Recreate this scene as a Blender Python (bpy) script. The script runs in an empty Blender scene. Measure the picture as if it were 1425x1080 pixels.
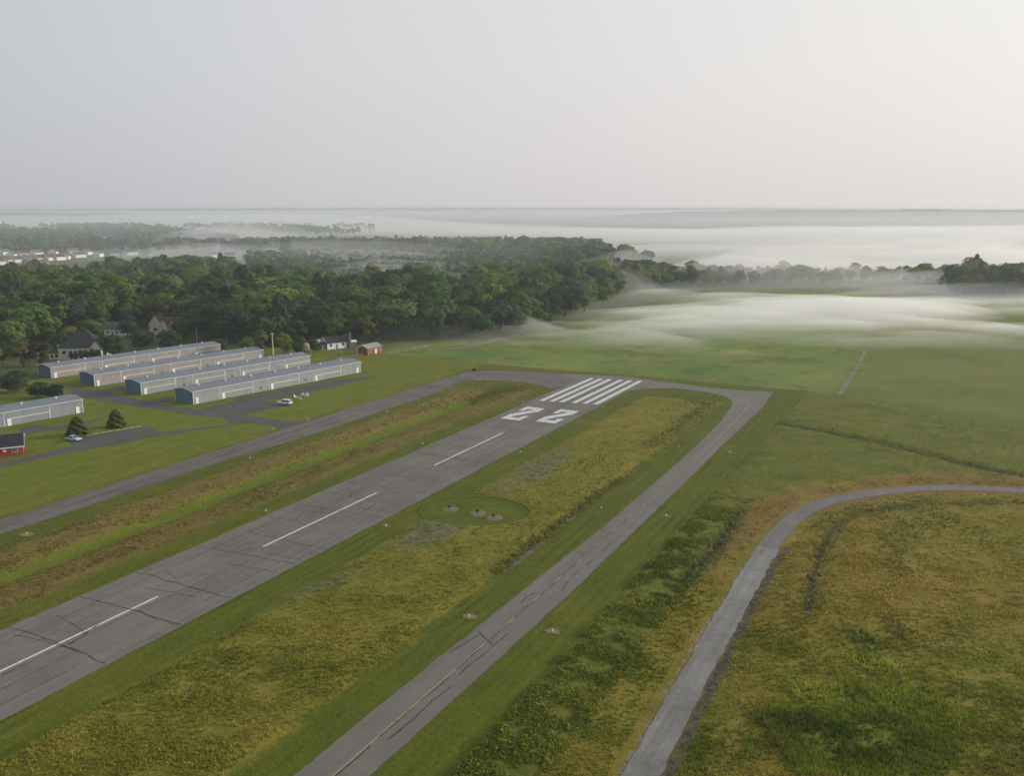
import bpy, bmesh, math, random
import numpy as np
from mathutils import Vector, Matrix

# ------------------------------------------------------------------ camera, sky, sun, exposure
SC = bpy.context.scene
COL = SC.collection
F_PX, V0, CAM_H = 1250.0, 287.0, 63.0
PITCH = math.atan((540 - V0) / F_PX)
cam_d = bpy.data.cameras.new('camera')
cam = bpy.data.objects.new('camera', cam_d)
COL.objects.link(cam)
cam.location = (0, 0, CAM_H)
cam.rotation_euler = (math.pi / 2 - PITCH, 0, 0)
cam_d.sensor_fit = 'HORIZONTAL'
cam_d.sensor_width = 36.0
cam_d.lens = 36.0 * F_PX / 1425.0
cam_d.clip_start = 1.0
cam_d.clip_end = 40000.0
SC.camera = cam

SUN_AZ, SUN_EL = 74.0, 17.0          # degrees, clockwise from +Y (the view direction), above the horizon
sd = Vector((math.sin(math.radians(SUN_AZ)) * math.cos(math.radians(SUN_EL)),
             math.cos(math.radians(SUN_AZ)) * math.cos(math.radians(SUN_EL)), math.sin(math.radians(SUN_EL))))
sun_d = bpy.data.lights.new('sun', 'SUN')
sun_d.energy = 3.2
sun_d.angle = math.radians(12)
sun_d.color = (1.0, 0.88, 0.72)
sun = bpy.data.objects.new('sun', sun_d)
COL.objects.link(sun)
sun.rotation_euler = (-sd).to_track_quat('-Z', 'Y').to_euler()

world = bpy.data.worlds.new('World')
SC.world = world
world.use_nodes = True
wt = world.node_tree
wt.nodes.clear()
w_out = wt.nodes.new('ShaderNodeOutputWorld')
w_bg = wt.nodes.new('ShaderNodeBackground')
w_bg.inputs['Strength'].default_value = 0.1
wt.links.new(w_bg.outputs[0], w_out.inputs['Surface'])
w_sky = wt.nodes.new('ShaderNodeTexSky')
w_sky.sky_type = 'NISHITA'
w_sky.sun_disc = False
w_sky.sun_elevation = math.radians(SUN_EL)
w_sky.sun_rotation = math.radians(SUN_AZ)
w_sky.dust_density = 6.0
w_sky.air_density = 1.0
# thin high overcast over that sky: a pale veil, warm and bright towards the sun, a little darker at the horizon
w_tc = wt.nodes.new('ShaderNodeTexCoord')
w_nrm = wt.nodes.new('ShaderNodeVectorMath'); w_nrm.operation = 'NORMALIZE'
wt.links.new(w_tc.outputs['Generated'], w_nrm.inputs[0])
w_dot = wt.nodes.new('ShaderNodeVectorMath'); w_dot.operation = 'DOT_PRODUCT'
wt.links.new(w_nrm.outputs[0], w_dot.inputs[0])
sdv = Vector((math.sin(math.radians(54)) * math.cos(math.radians(17)), math.cos(math.radians(54)) * math.cos(math.radians(17)), math.sin(math.radians(17))))   # where the veil is brightest
w_dot.inputs[1].default_value = sdv
w_rs = wt.nodes.new('ShaderNodeValToRGB')
wt.links.new(w_dot.outputs['Value'], w_rs.inputs[0])
rs = w_rs.color_ramp
rs.elements[0].position = 0.0; rs.elements[0].color = (0.50, 0.535, 0.58, 1)
rs.elements[1].position = 1.0; rs.elements[1].color = (0.98, 0.955, 0.90, 1)
for pos, c in ((0.30, (0.61, 0.63, 0.66)), (0.62, (0.73, 0.722, 0.725)), (0.82, (0.82, 0.80, 0.785)), (0.93, (0.885, 0.87, 0.84))):
    e = rs.elements.new(pos); e.color = (*c, 1)
w_sep = wt.nodes.new('ShaderNodeSeparateXYZ')
wt.links.new(w_nrm.outputs[0], w_sep.inputs[0])
w_re = wt.nodes.new('ShaderNodeValToRGB')
wt.links.new(w_sep.outputs['Z'], w_re.inputs[0])
re_ = w_re.color_ramp
re_.elements[0].position = 0.0; re_.elements[0].color = (0.93, 0.895, 0.89, 1)
re_.elements[1].position = 1.0; re_.elements[1].color = (0.74, 0.79, 0.86, 1)
for pos, c in ((0.05, (0.97, 0.945, 0.94)), (0.14, (1.0, 0.995, 0.99)), (0.24, (1.0, 1.0, 1.0)), (0.5, (0.9, 0.93, 0.97))):
    e = re_.elements.new(pos); e.color = (*c, 1)
w_mul = wt.nodes.new('ShaderNodeMix'); w_mul.data_type = 'RGBA'; w_mul.blend_type = 'MULTIPLY'
w_mul.inputs['Factor'].default_value = 1.0
wt.links.new(w_rs.outputs[0], w_mul.inputs['A']); wt.links.new(w_re.outputs[0], w_mul.inputs['B'])
w_gain = wt.nodes.new('ShaderNodeVectorMath'); w_gain.operation = 'SCALE'; w_gain.inputs['Scale'].default_value = 10.6
wt.links.new(w_mul.outputs['Result'], w_gain.inputs[0])
w_mix = wt.nodes.new('ShaderNodeMix'); w_mix.data_type = 'RGBA'; w_mix.inputs['Factor'].default_value = 0.92
wt.links.new(w_sky.outputs[0], w_mix.inputs['A']); wt.links.new(w_gain.outputs[0], w_mix.inputs['B'])
wt.links.new(w_mix.outputs['Result'], w_bg.inputs['Color'])

SC.view_settings.view_transform = 'Standard'
SC.view_settings.look = 'None'
SC.view_settings.exposure = 0.0
SC.view_settings.gamma = 1.0
SC.render.engine = 'CYCLES'
SC.cycles.use_denoising = True
SC.cycles.max_bounces = 6
SC.cycles.diffuse_bounces = 2
SC.cycles.glossy_bounces = 2
SC.cycles.volume_bounces = 3
SC.cycles.transparent_max_bounces = 8

RNG = np.random.default_rng(7)
random.seed(7)

# ------------------------------------------------------------------ survey helpers
_cp, _sp = math.cos(PITCH), math.sin(PITCH)
def G(u, v):
    """ground point (x, y) seen at photograph position u, v"""
    x = (u - 712.5) / F_PX; y = (540 - v) / F_PX
    fw = _cp + y * _sp; dn = _sp - y * _cp
    return (CAM_H * x / dn, CAM_H * fw / dn)
def ud(u, D):
    """ground point in column u, D metres ahead"""
    return ((u - 712.5) / F_PX * (D * _cp + CAM_H * _sp), D)
C0 = np.array(G(114, 881.0)); _e = np.array(G(699, 603.0))
RD = (_e - C0) / np.linalg.norm(_e - C0)         # runway direction
RN = np.array([RD[1], -RD[0]])                   # across, towards the right-hand taxiway
R_ANG = math.atan2(RD[1], RD[0])
def W(s, t):
    q = C0 + RD * s + RN * t
    return (float(q[0]), float(q[1]))
def PX(*pts): return [G(*p) for p in pts]
def ST(*pts): return [W(*p) for p in pts]
def project(x, y, z):
    zc = y * _cp + (CAM_H - z) * _sp
    yc = y * _sp - (CAM_H - z) * _cp
    return 712.5 + F_PX * x / zc, 540 - F_PX * yc / zc

def lattice_noise(x, y, size, seed):
    r = np.random.default_rng(seed)
    T = r.random((128, 128))
    gx, gy = np.asarray(x) / size, np.asarray(y) / size
    ix, iy = np.floor(gx).astype(int), np.floor(gy).astype(int)
    fx, fy = gx - ix, gy - iy
    fx = fx * fx * (3 - 2 * fx); fy = fy * fy * (3 - 2 * fy)
    a = T[ix % 128, iy % 128]; b = T[(ix + 1) % 128, iy % 128]
    c = T[ix % 128, (iy + 1) % 128]; d = T[(ix + 1) % 128, (iy + 1) % 128]
    return (a * (1 - fx) + b * fx) * (1 - fy) + (c * (1 - fx) + d * fx) * fy
def fbm(x, y, size, seed, octaves=4):
    v, amp, tot = 0, 1.0, 0
    for o in range(octaves):
        v = v + amp * lattice_noise(x + 31.7 * o, y - 17.3 * o, size / 2 ** o, seed + o); tot += amp; amp *= 0.5
    return v / tot
def sdf_poly(X, Y, poly):
    """signed distance, positive inside"""
    P = np.array(poly, float); n = len(P)
    d = np.full(X.shape, 1e18); inside = np.zeros(X.shape, bool)
    for i in range(n):
        a, b = P[i], P[(i + 1) % n]
        ex, ey = b - a
        wx, wy = X - a[0], Y - a[1]
        k = np.clip((wx * ex + wy * ey) / (ex * ex + ey * ey + 1e-12), 0, 1)
        d = np.minimum(d, (wx - ex * k) ** 2 + (wy - ey * k) ** 2)
        c1 = (a[1] > Y) != (b[1] > Y)
        xi = (b[0] - a[0]) * (Y - a[1]) / (b[1] - a[1] + 1e-12) + a[0]
        inside ^= c1 & (X < xi)
    d = np.sqrt(d)
    return np.where(inside, d, -d)
def sdf_line(X, Y, pts, half):
    P = np.array(pts, float)
    d = np.full(X.shape, 1e18)
    for a, b in zip(P[:-1], P[1:]):
        ex, ey = b - a
        wx, wy = X - a[0], Y - a[1]
        k = np.clip((wx * ex + wy * ey) / (ex * ex + ey * ey + 1e-12), 0, 1)
        d = np.minimum(d, (wx - ex * k) ** 2 + (wy - ey * k) ** 2)
    return half - np.sqrt(d)
def sstep(x, a, b):
    k = np.clip((x - a) / (b - a), 0, 1); return k * k * (3 - 2 * k)
def smooth_line(pts, step=3.0):
    """Catmull-Rom through pts"""
    P = [np.array(p, float) for p in pts]
    P = [2 * P[0] - P[1]] + P + [2 * P[-1] - P[-2]]
    out = []
    for i in range(1, len(P) - 2):
        n = max(2, int(np.linalg.norm(P[i + 1] - P[i]) / step))
        for k in range(n):
            t = k / n
            out.append(0.5 * ((2 * P[i]) + (P[i + 1] - P[i - 1]) * t + (2 * P[i - 1] - 5 * P[i] + 4 * P[i + 1] - P[i + 2]) * t * t
                              + (3 * P[i] - P[i - 1] - 3 * P[i + 1] + P[i + 2]) * t ** 3))
    out.append(P[-2])
    return out

# ------------------------------------------------------------------ object helpers
def tag(o, label=None, cat=None, group=None, kind=None):
    if label: o['label'] = label
    if cat: o['category'] = cat
    if group: o['group'] = group
    if kind: o['kind'] = kind
    return o
def link_mesh(name, me, mat=None, parent=None):
    o = bpy.data.objects.new(name, me)
    COL.objects.link(o)
    if mat: me.materials.append(mat)
    if parent: o.parent = parent
    return o
def np_mesh(name, V, Fc, k):
    """mesh of equal-sized faces (k corners) from arrays"""
    me = bpy.data.meshes.new(name)
    V = np.ascontiguousarray(V, np.float32).reshape(-1, 3); Fc = np.ascontiguousarray(Fc, np.int32).reshape(-1, k)
    me.vertices.add(len(V)); me.vertices.foreach_set('co', V.ravel())
    me.loops.add(Fc.size); me.loops.foreach_set('vertex_index', Fc.ravel())
    me.polygons.add(len(Fc)); me.polygons.foreach_set('loop_start', np.arange(0, Fc.size, k, dtype=np.int32))
    me.polygons.foreach_set('loop_total', np.full(len(Fc), k, np.int32))
    me.update(calc_edges=True)
    return me
def set_color(me, name, rgb):
    a = me.color_attributes.new(name, 'FLOAT_COLOR', 'POINT')
    rgba = np.ones((len(me.vertices), 4), np.float32); rgba[:, :3] = rgb
    a.data.foreach_set('color', rgba.ravel())
def set_float(me, name, val):
    a = me.attributes.new(name, 'FLOAT', 'POINT')
    a.data.foreach_set('value', np.ascontiguousarray(val, np.float32))
def empty(name, loc, rz=0):
    o = bpy.data.objects.new(name, None)
    COL.objects.link(o)
    o.location = loc; o.rotation_euler = (0, 0, rz); o.empty_display_size = 0.2
    return o
def copy_tree(o, parent=None):
    c = o.copy(); COL.objects.link(c); c.parent = parent
    for k in ('label', 'group'):
        if k in c and parent is None: del c[k]
    for ch in list(o.children): copy_tree(ch, c)
    return c

class MB:
    """collects boxes, prisms and tubes into one mesh"""
    def __init__(s): s.v, s.f = [], []
    def add(s, vs, fs):
        b = len(s.v); s.v += [tuple(map(float, q)) for q in vs]; s.f += [tuple(b + i for i in f) for f in fs]; return s
    def box(s, x0, x1, y0, y1, z0, z1):
        return s.add([(x0, y0, z0), (x1, y0, z0), (x1, y1, z0), (x0, y1, z0), (x0, y0, z1), (x1, y0, z1), (x1, y1, z1), (x0, y1, z1)],
                     [(0, 3, 2, 1), (4, 5, 6, 7), (0, 1, 5, 4), (1, 2, 6, 5), (2, 3, 7, 6), (3, 0, 4, 7)])
    def prism(s, poly, axis, a0, a1):
        """extrude a 2-D polygon along axis ('x': poly is (y,z); 'y': (x,z); 'z': (x,y))"""
        n = len(poly)
        mk = {'x': lambda p, a: (a, p[0], p[1]), 'y': lambda p, a: (p[0], a, p[1]), 'z': lambda p, a: (p[0], p[1], a)}[axis]
        vs = [mk(p, a0) for p in poly] + [mk(p, a1) for p in poly]
        fs = [tuple(range(n))[::-1], tuple(range(n, 2 * n))] + [(i, (i + 1) % n, n + (i + 1) % n, n + i) for i in range(n)]
        return s.add(vs, fs)
    def tube(s, pts, rads, n=8, cap=True):
        P = [Vector(p) for p in pts]; rings = []
        for i, p in enumerate(P):
            d = (P[min(i + 1, len(P) - 1)] - P[max(i - 1, 0)]).normalized()
            a = d.orthogonal().normalized() if abs(d.z) < .95 else Vector((1, 0, 0)).cross(d).normalized()
            b = d.cross(a)
            rings.append([p + (a * math.cos(k * 2 * math.pi / n) + b * math.sin(k * 2 * math.pi / n)) * rads[i] for k in range(n)])
        vs = [q for r in rings for q in r]
        fs = [(i * n + k, i * n + (k + 1) % n, (i + 1) * n + (k + 1) % n, (i + 1) * n + k) for i in range(len(P) - 1) for k in range(n)]
        if cap: fs += [tuple(range(n))[::-1], tuple(range((len(P) - 1) * n, len(P) * n))]
        return s.add(vs, fs)
    def bar(s, a, b, w): return s.tube([a, b], [w / 2, w / 2], 5)
    def lathe(s, prof, n=14, at=(0, 0, 0)):
        vs = [(at[0] + r * math.cos(k * 2 * math.pi / n), at[1] + r * math.sin(k * 2 * math.pi / n), at[2] + z) for r, z in prof for k in range(n)]
        fs = [(i * n + k, i * n + (k + 1) % n, (i + 1) * n + (k + 1) % n, (i + 1) * n + k) for i in range(len(prof) - 1) for k in range(n)]
        fs += [tuple(range(n))[::-1], tuple(range((len(prof) - 1) * n, len(prof) * n))]
        return s.add(vs, fs)
    def build(s, name, mat, parent=None, bevel=0, smooth=False):
        me = bpy.data.meshes.new(name)
        me.from_pydata(s.v, [], s.f)
        bm = bmesh.new(); bm.from_mesh(me)
        bmesh.ops.recalc_face_normals(bm, faces=bm.faces)
        bm.to_mesh(me); bm.free()
        if smooth:
            for p in me.polygons: p.use_smooth = True
        o = link_mesh(name, me, mat, parent)
        if bevel:
            m = o.modifiers.new('edge', 'BEVEL'); m.width = bevel; m.segments = 2
        return o

# ------------------------------------------------------------------ materials
class NB:
    def __init__(s, name, rough=0.9, spec=0.25):
        s.m = bpy.data.materials.new(name); s.m.use_nodes = True
        s.t = s.m.node_tree; s.b = s.t.nodes['Principled BSDF']
        s.b.inputs['Roughness'].default_value = rough
        s.b.inputs['Specular IOR Level'].default_value = spec
        s._co = None
    def n(s, t, **kw):
        q = s.t.nodes.new(t)
        for k, v in kw.items(): setattr(q, k, v)
        return q
    def l(s, a, b): s.t.links.new(a, b)
    def co(s):
        if s._co is None: s._co = s.n('ShaderNodeTexCoord').outputs['Object']
        return s._co
    def mapping(s, rot=0, scale=(1, 1, 1)):
        q = s.n('ShaderNodeMapping', vector_type='TEXTURE'); q.inputs['Rotation'].default_value = (0, 0, -rot); q.inputs['Scale'].default_value = tuple(1 / k for k in scale)
        s.l(s.co(), q.inputs[0]); return q.outputs[0]
    def noise(s, scale, detail=4, rough=0.55, vec=None, dist=0.0):
        q = s.n('ShaderNodeTexNoise'); q.inputs['Scale'].default_value = scale; q.inputs['Detail'].default_value = detail
        q.inputs['Roughness'].default_value = rough; q.inputs['Distortion'].default_value = dist
        s.l(vec or s.co(), q.inputs['Vector']); return q.outputs['Fac']
    def ramp(s, fac, stops):
        q = s.n('ShaderNodeValToRGB'); r = q.color_ramp
        r.elements[0].position, r.elements[0].color = stops[0][0], (*stops[0][1], 1)
        r.elements[1].position, r.elements[1].color = stops[-1][0], (*stops[-1][1], 1)
        for p, c in stops[1:-1]: r.elements.new(p).color = (*c, 1)
        s.l(fac, q.inputs[0]); return q.outputs[0]
    def math(s, op, a, b=None, c=None, clamp=False):
        q = s.n('ShaderNodeMath', operation=op, use_clamp=clamp)
        for i, x in enumerate((a, b, c)):
            if x is None: continue
            if isinstance(x, (int, float)): q.inputs[i].default_value = x
            else: s.l(x, q.inputs[i])
        return q.outputs[0]
    def mix(s, fac, a, b, mode='MIX'):
        q = s.n('ShaderNodeMix', data_type='RGBA', blend_type=mode)
        for k, x in (('Factor', fac), ('A', a), ('B', b)):
            i = q.inputs[k]
            if isinstance(x, (int, float)): i.default_value = x
            elif isinstance(x, tuple): i.default_value = (*x, 1)
            else: s.l(x, i)
        return q.outputs['Result']
    def attr(s, name):
        q = s.n('ShaderNodeAttribute', attribute_name=name); return q
    def step(s, x, lo, hi):
        q = s.n('ShaderNodeMapRange', interpolation_type='SMOOTHSTEP', clamp=True)
        s.l(x, q.inputs['Value']); q.inputs['From Min'].default_value = lo; q.inputs['From Max'].default_value = hi
        return q.outputs['Result']
    def bump(s, h, strength=0.5, dist=0.1):
        q = s.n('ShaderNodeBump'); q.inputs['Strength'].default_value = strength; q.inputs['Distance'].default_value = dist
        s.l(h, q.inputs['Height']); s.l(q.outputs[0], s.b.inputs['Normal'])
    def color(s, c): s.l(c, s.b.inputs['Base Color']); return s.m

def sc(c, k): return tuple(x * k for x in c)
def plain(name, c, rough=0.7, var=0.12, scale=1.5, spec=0.3, metal=0.0):
    """one paint with weathering mottle"""
    b = NB(name, rough, spec); b.b.inputs['Metallic'].default_value = metal
    n = b.noise(scale, 5, 0.65)
    return b.color(b.ramp(n, [(0.3, sc(c, 1 - var)), (0.7, sc(c, 1 + var))]))
def ribbed(name, c, pitch=0.9, axis='x', rough=0.5, var=0.12, depth=0.03):
    """corrugated metal sheet: ribs along one axis, streaky weathering"""
    b = NB(name, rough, 0.4)
    w = b.n('ShaderNodeTexWave', wave_type='BANDS', bands_direction=axis.upper(), wave_profile='SAW')
    w.inputs['Scale'].default_value = 1.0 / pitch * 0.314; w.inputs['Distortion'].default_value = 0
    b.l(b.co(), w.inputs['Vector'])
    n = b.noise(0.35, 4, 0.6); n2 = b.noise(1.2, 3, 0.6, b.mapping(0, (1, 1, 0.12)))
    s_ = b.math('ADD', b.math('MULTIPLY', n, 0.6), b.math('MULTIPLY', n2, 0.4))
    col = b.ramp(s_, [(0.3, sc(c, 1 - var * 1.6)), (0.7, sc(c, 1 + var))])
    rib = b.ramp(w.outputs['Fac'], [(0.0, (0.68, 0.68, 0.68)), (0.12, (1, 1, 1)), (1.0, (1, 1, 1))])
    b.bump(w.outputs['Fac'], 0.35, depth)
    return b.color(b.mix(1.0, col, rib, 'MULTIPLY'))
def shingles(name, c):
    b = NB(name, 0.9, 0.2)
    n = b.noise(3.0, 4, 0.7); n2 = b.noise(0.25, 3)
    col = b.ramp(n, [(0.3, sc(c, 0.72)), (0.7, sc(c, 1.25))])
    return b.color(b.mix(b.math('MULTIPLY', n2, 0.4), col, sc(c, 0.6)))

# foliage: obj.color (single trees) or a per-point colour (merged woods, grass)
def foliage(name, use_attr):
    b = NB(name, 0.75, 0.2)
    if use_attr: base = b.attr('tint').outputs['Color']
    else: base = b.n('ShaderNodeObjectInfo').outputs['Color']
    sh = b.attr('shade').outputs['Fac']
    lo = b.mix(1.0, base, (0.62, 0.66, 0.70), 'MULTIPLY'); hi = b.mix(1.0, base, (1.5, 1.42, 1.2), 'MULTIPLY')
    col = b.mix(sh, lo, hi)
    tr = b.n('ShaderNodeBsdfTranslucent'); b.l(col, tr.inputs['Color'])
    mx = b.n('ShaderNodeMixShader'); mx.inputs[0].default_value = 0.36
    out = b.t.nodes['Material Output']
    b.l(b.b.outputs[0], mx.inputs[1]); b.l(tr.outputs[0], mx.inputs[2]); b.l(mx.outputs[0], out.inputs['Surface'])
    return b.color(col)
M = {}
M['leaf'] = foliage('leaf', False)
M['leaf_attr'] = foliage('leaf_mass', True)
M['bark'] = plain('bark', (0.09, 0.07, 0.055), 0.95, 0.3, 4)
M['white'] = plain('white_paint', (0.78, 0.78, 0.76), 0.6, 0.06)
M['hangar_grey'] = ribbed('hangar_grey', (0.285, 0.315, 0.325))
M['hangar_mauve'] = ribbed('hangar_mauve', (0.315, 0.298, 0.305))
M['hangar_blue_grey'] = ribbed('hangar_blue_grey', (0.255, 0.28, 0.315))
M['hangar_blue'] = ribbed('hangar_blue_end', (0.085, 0.175, 0.235), axis='y')
M['hangar_navy'] = ribbed('hangar_navy_end', (0.08, 0.125, 0.20), axis='y')
M['hangar_roof'] = ribbed('hangar_roof', (0.165, 0.19, 0.225), pitch=1.2, rough=0.6)
M['glass'] = plain('dark_glass', (0.015, 0.017, 0.02), 0.3, 0.1, 1, 0.3)
M['red'] = plain('red_boards', (0.40, 0.045, 0.055), 0.7, 0.12, 2)
M['barn_red'] = ribbed('barn_red', (0.25, 0.06, 0.05), pitch=0.5, rough=0.8)
M['grey_metal'] = ribbed('grey_roof_sheet', (0.27, 0.28, 0.30), pitch=0.8)
M['black_shingle'] = shingles('black_shingle', (0.035, 0.035, 0.042))
M['dark_shingle'] = shingles('dark_shingle', (0.04, 0.042, 0.05))
M['brown_shingle'] = shingles('brown_shingle', (0.12, 0.075, 0.05))
M['grey_shingle'] = shingles('grey_shingle', (0.12, 0.115, 0.12))
M['cream'] = plain('cream_siding', (0.62, 0.58, 0.46), 0.8, 0.08)
M['tan'] = plain('tan_siding', (0.60, 0.50, 0.33), 0.8, 0.08)
M['brick'] = plain('brown_brick', (0.22, 0.13, 0.10), 0.9, 0.2, 3)
M['stone'] = plain('dark_stone', (0.10, 0.095, 0.095), 0.9, 0.25, 3)
M['wood'] = plain('grey_wood', (0.30, 0.26, 0.21), 0.9, 0.2, 3)
M['galv'] = plain('galvanised', (0.45, 0.46, 0.46), 0.45, 0.1, 2, 0.5, 0.4)
M['rust'] = plain('rusty_steel', (0.24, 0.10, 0.065), 0.85, 0.3, 3)
M['tyre'] = plain('tyre', (0.02, 0.02, 0.02), 0.85, 0.1)
M['car_white'] = plain('white_car_paint', (0.72, 0.73, 0.74), 0.25, 0.03, 1, 0.6)
M['car_blue'] = plain('pale_blue_car_paint', (0.42, 0.54, 0.58), 0.25, 0.04, 1, 0.6)
M['lamp_red'] = plain('red_lens', (0.35, 0.02, 0.02), 0.3, 0.05)
M['lamp_clear'] = plain('clear_lens', (0.7, 0.72, 0.72), 0.2, 0.05)
M['dirt'] = plain('bare_dirt', (0.19, 0.15, 0.085), 0.95, 0.3, 2.5)
M['orange'] = plain('orange_paint', (0.5, 0.16, 0.06), 0.6, 0.15)
M['charcoal'] = plain('charred_steel', (0.03, 0.03, 0.03), 0.8, 0.2)
M['kerb'] = plain('pale_kerb', (0.42, 0.38, 0.30), 0.9, 0.15, 2)

# ------------------------------------------------------------------ ground: one sheet to the horizon, zones of growth as distance fields
def axis_coords(lo, hi, step, far, ratio=1.09):
    a = list(np.arange(lo, hi + step / 2, step))
    s, p = step, a[-1]
    while p < far: s *= ratio; p += s; a.append(p)
    s, p, b = step, a[0], []
    while p > -far: s *= ratio; p -= s; b.append(p)
    return np.array(b[::-1] + a)
gx = axis_coords(-262, 236, 1.5, 14000); gy = axis_coords(66, 474, 1.5, 14000)
GX, GY = np.meshgrid(gx, gy)
GS = (GX - C0[0]) * RD[0] + (GY - C0[1]) * RD[1]
GT = (GX - C0[0]) * RN[0] + (GY - C0[1]) * RN[1]
road_c = smooth_line(ST((-60, 86.8), (-20, 86.7), (5.3, 86.4), (28.7, 85.7), (57, 85.2), (76.9, 84.9), (89.3, 85.2), (101.5, 86.4), (112.5, 89.6),
                        (121.5, 95.2), (129.6, 102.5), (137.5, 113), (143, 128), (146.5, 147), (149, 175)), 2.0)
lt_outer = [(-70, -58.4), (0, -58.4), (76, -58.4), (150, -58.2), (188, -57.6), (212, -57)]
Z = {}
Z['field'] = sdf_poly(GX, GY, PX((470, 505), (560, 478), (700, 474), (1000, 404), (1230, 404), (1196, 505), (1170, 548), (1113, 545), (1075, 543), (880, 522), (690, 514), (560, 538)))
Z['rowfield'] = sdf_poly(GX, GY, PX((1172, 547), (1198, 505), (1236, 404), (1700, 404), (2000, 560), (1425, 600), (1300, 570)))
Z['mown'] = np.minimum(67.6 - GT, 236 + 0.02 * GT - GS)
Z['mown'] = np.minimum(Z['mown'], GT + 190)
Z['band_a'] = np.minimum(np.minimum(GT + 42.5, -31.5 - GT), 186 - GS)
Z['swale'] = np.minimum(np.minimum(GT + 32, -26 - GT), 175 - GS)
Z['band_b'] = np.minimum(np.minimum(GT + 27, -17.5 - GT - 0.0 * GS), 200 - GS)
Z['island'] = np.minimum(np.minimum(np.minimum(GT - 19.5, 45.2 - GT), 204 - GS), 400 + GS)
cs, ct = 74.5, 25.5
Z['ring'] = 1 - np.sqrt(((GS - cs - (GT - ct) * 0.12) / 9.5) ** 2 + ((GT - ct) / 11.8) ** 2); Z['ring'] *= 9
Z['rough'] = np.minimum(GT - 67.6, 420 - GS)
Z['lawn'] = np.minimum(np.minimum(-59 - GT, 236 - GS), GT + 190)
Z['meadow'] = np.minimum(GT - 76, sdf_poly(GX, GY, [W(-120, 60)] + ST((-60, 76), (55, 76), (92, 74), (110, 76)) + PX((1160, 668), (1300, 664), (1425, 668), (1700, 672)) + [W(-120, 400)]))
Z['dryband'] = sdf_poly(GX, GY, ST((60, 78), (100, 74), (122, 84), (131, 97)) + PX((1180, 664), (1290, 661), (1425, 664), (1600, 668), (1600, 690)) + ST((130, 110), (118, 100), (106, 90), (88, 82)))
Z['reeds'] = sdf_poly(GX, GY, PX((1060, 1010), (1100, 965), (1180, 945), (1280, 955), (1330, 990), (1350, 1060), (1280, 1100), (1120, 1100)))
Z['reeds'] = np.maximum(Z['reeds'], sdf_poly(GX, GY, PX((1160, 900), (1190, 870), (1250, 930), (1270, 960), (1200, 950))) * 0.8)
Z['shrubs'] = np.minimum(np.minimum(GT - 67.9, 75.6 - GT), 112 - GS)
d1 = sdf_line(GX, GY, ST((101, 75.3), (88, 75.8), (74.5, 76.3), (64, 75.4), (58, 75.2)), 0.75)
d2 = -0.25 + sdf_line(GX, GY, ST((58, 95.8), (71.5, 94.7), (88, 93.8), (102, 94.5), (110.4, 97.5), (117.2, 102.7), (124.5, 110.3), (132.9, 128.9), (140, 160)), 0.8)
d3 = sdf_line(GX, GY, ST((183.5, 67.9), (179.1, 80.2), (174.2, 93.3), (168.8, 102.2), (165, 110.1), (160.1, 116.2), (157.5, 123.3), (150, 145)), 1.0)
d4 = sdf_line(GX, GY, ST((49, 44.6), (56.9, 44.8), (65.4, 44.8), (76.3, 44.1), (85.5, 44.7), (100.7, 44.2), (112.9, 45.1), (125, 44.8)), 0.45)
verge = sdf_line(GX, GY, [np.array(p) for p in ST((-30, 89.5), (5.3, 89.1), (28.7, 88.4), (57, 87.9), (74, 87.6), (84, 88.2))], 0.75)
Z['ditch'] = np.maximum(np.maximum(d1, d2), np.maximum(d3, np.maximum(d4, verge)))
Z['stones'] = sdf_line(GX, GY, ST((50, 45.3), (54, 45.5), (60, 45.5), (66, 45.3)), 0.55)
Z['stones'] = np.maximum(Z['stones'], sdf_line(GX, GY, ST((79, 45), (82, 45)), 0.4))
Z['stones'] = np.maximum(Z['stones'], -.25 + sdf_line(GX, GY, [np.array(p) for p in ST((-30, 84.4), (5.3, 84.1), (28.7, 83.4), (57, 82.9), (76, 82.7))], 0.5))
Z['stones'] = np.maximum(Z['stones'], sdf_line(GX, GY, PX((1169, 549), (1180, 530), (1197, 505), (1204, 488)), 0.7))
Z['stones'] = np.maximum(Z['stones'], sdf_line(GX, GY, PX((575, 485), (597, 480)), 1.4))
Z['stones'] = np.maximum(Z['stones'], sdf_line(GX, GY, PX((625, 485), (650, 483), (682, 476)), 1.7))
Z['stones'] = np.maximum(Z['stones'], sdf_line(GX, GY, PX((196, 506), (235, 505), (240, 503)), 1.0))
Z['path'] = sdf_line(GX, GY, PX((33, 620), (50, 625), (63, 629)), 0.45)
gpatch = [sdf_poly(GX, GY, PX(*q)) for q in (((540, 770), (575, 735), (610, 722), (655, 735), (600, 765)), ((370, 850), (470, 800), (520, 790), (470, 820)),
                                             ((690, 690), (720, 655), (790, 620), (800, 640), (730, 680)))]
Z['greypatch'] = np.maximum.reduce(gpatch)

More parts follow.
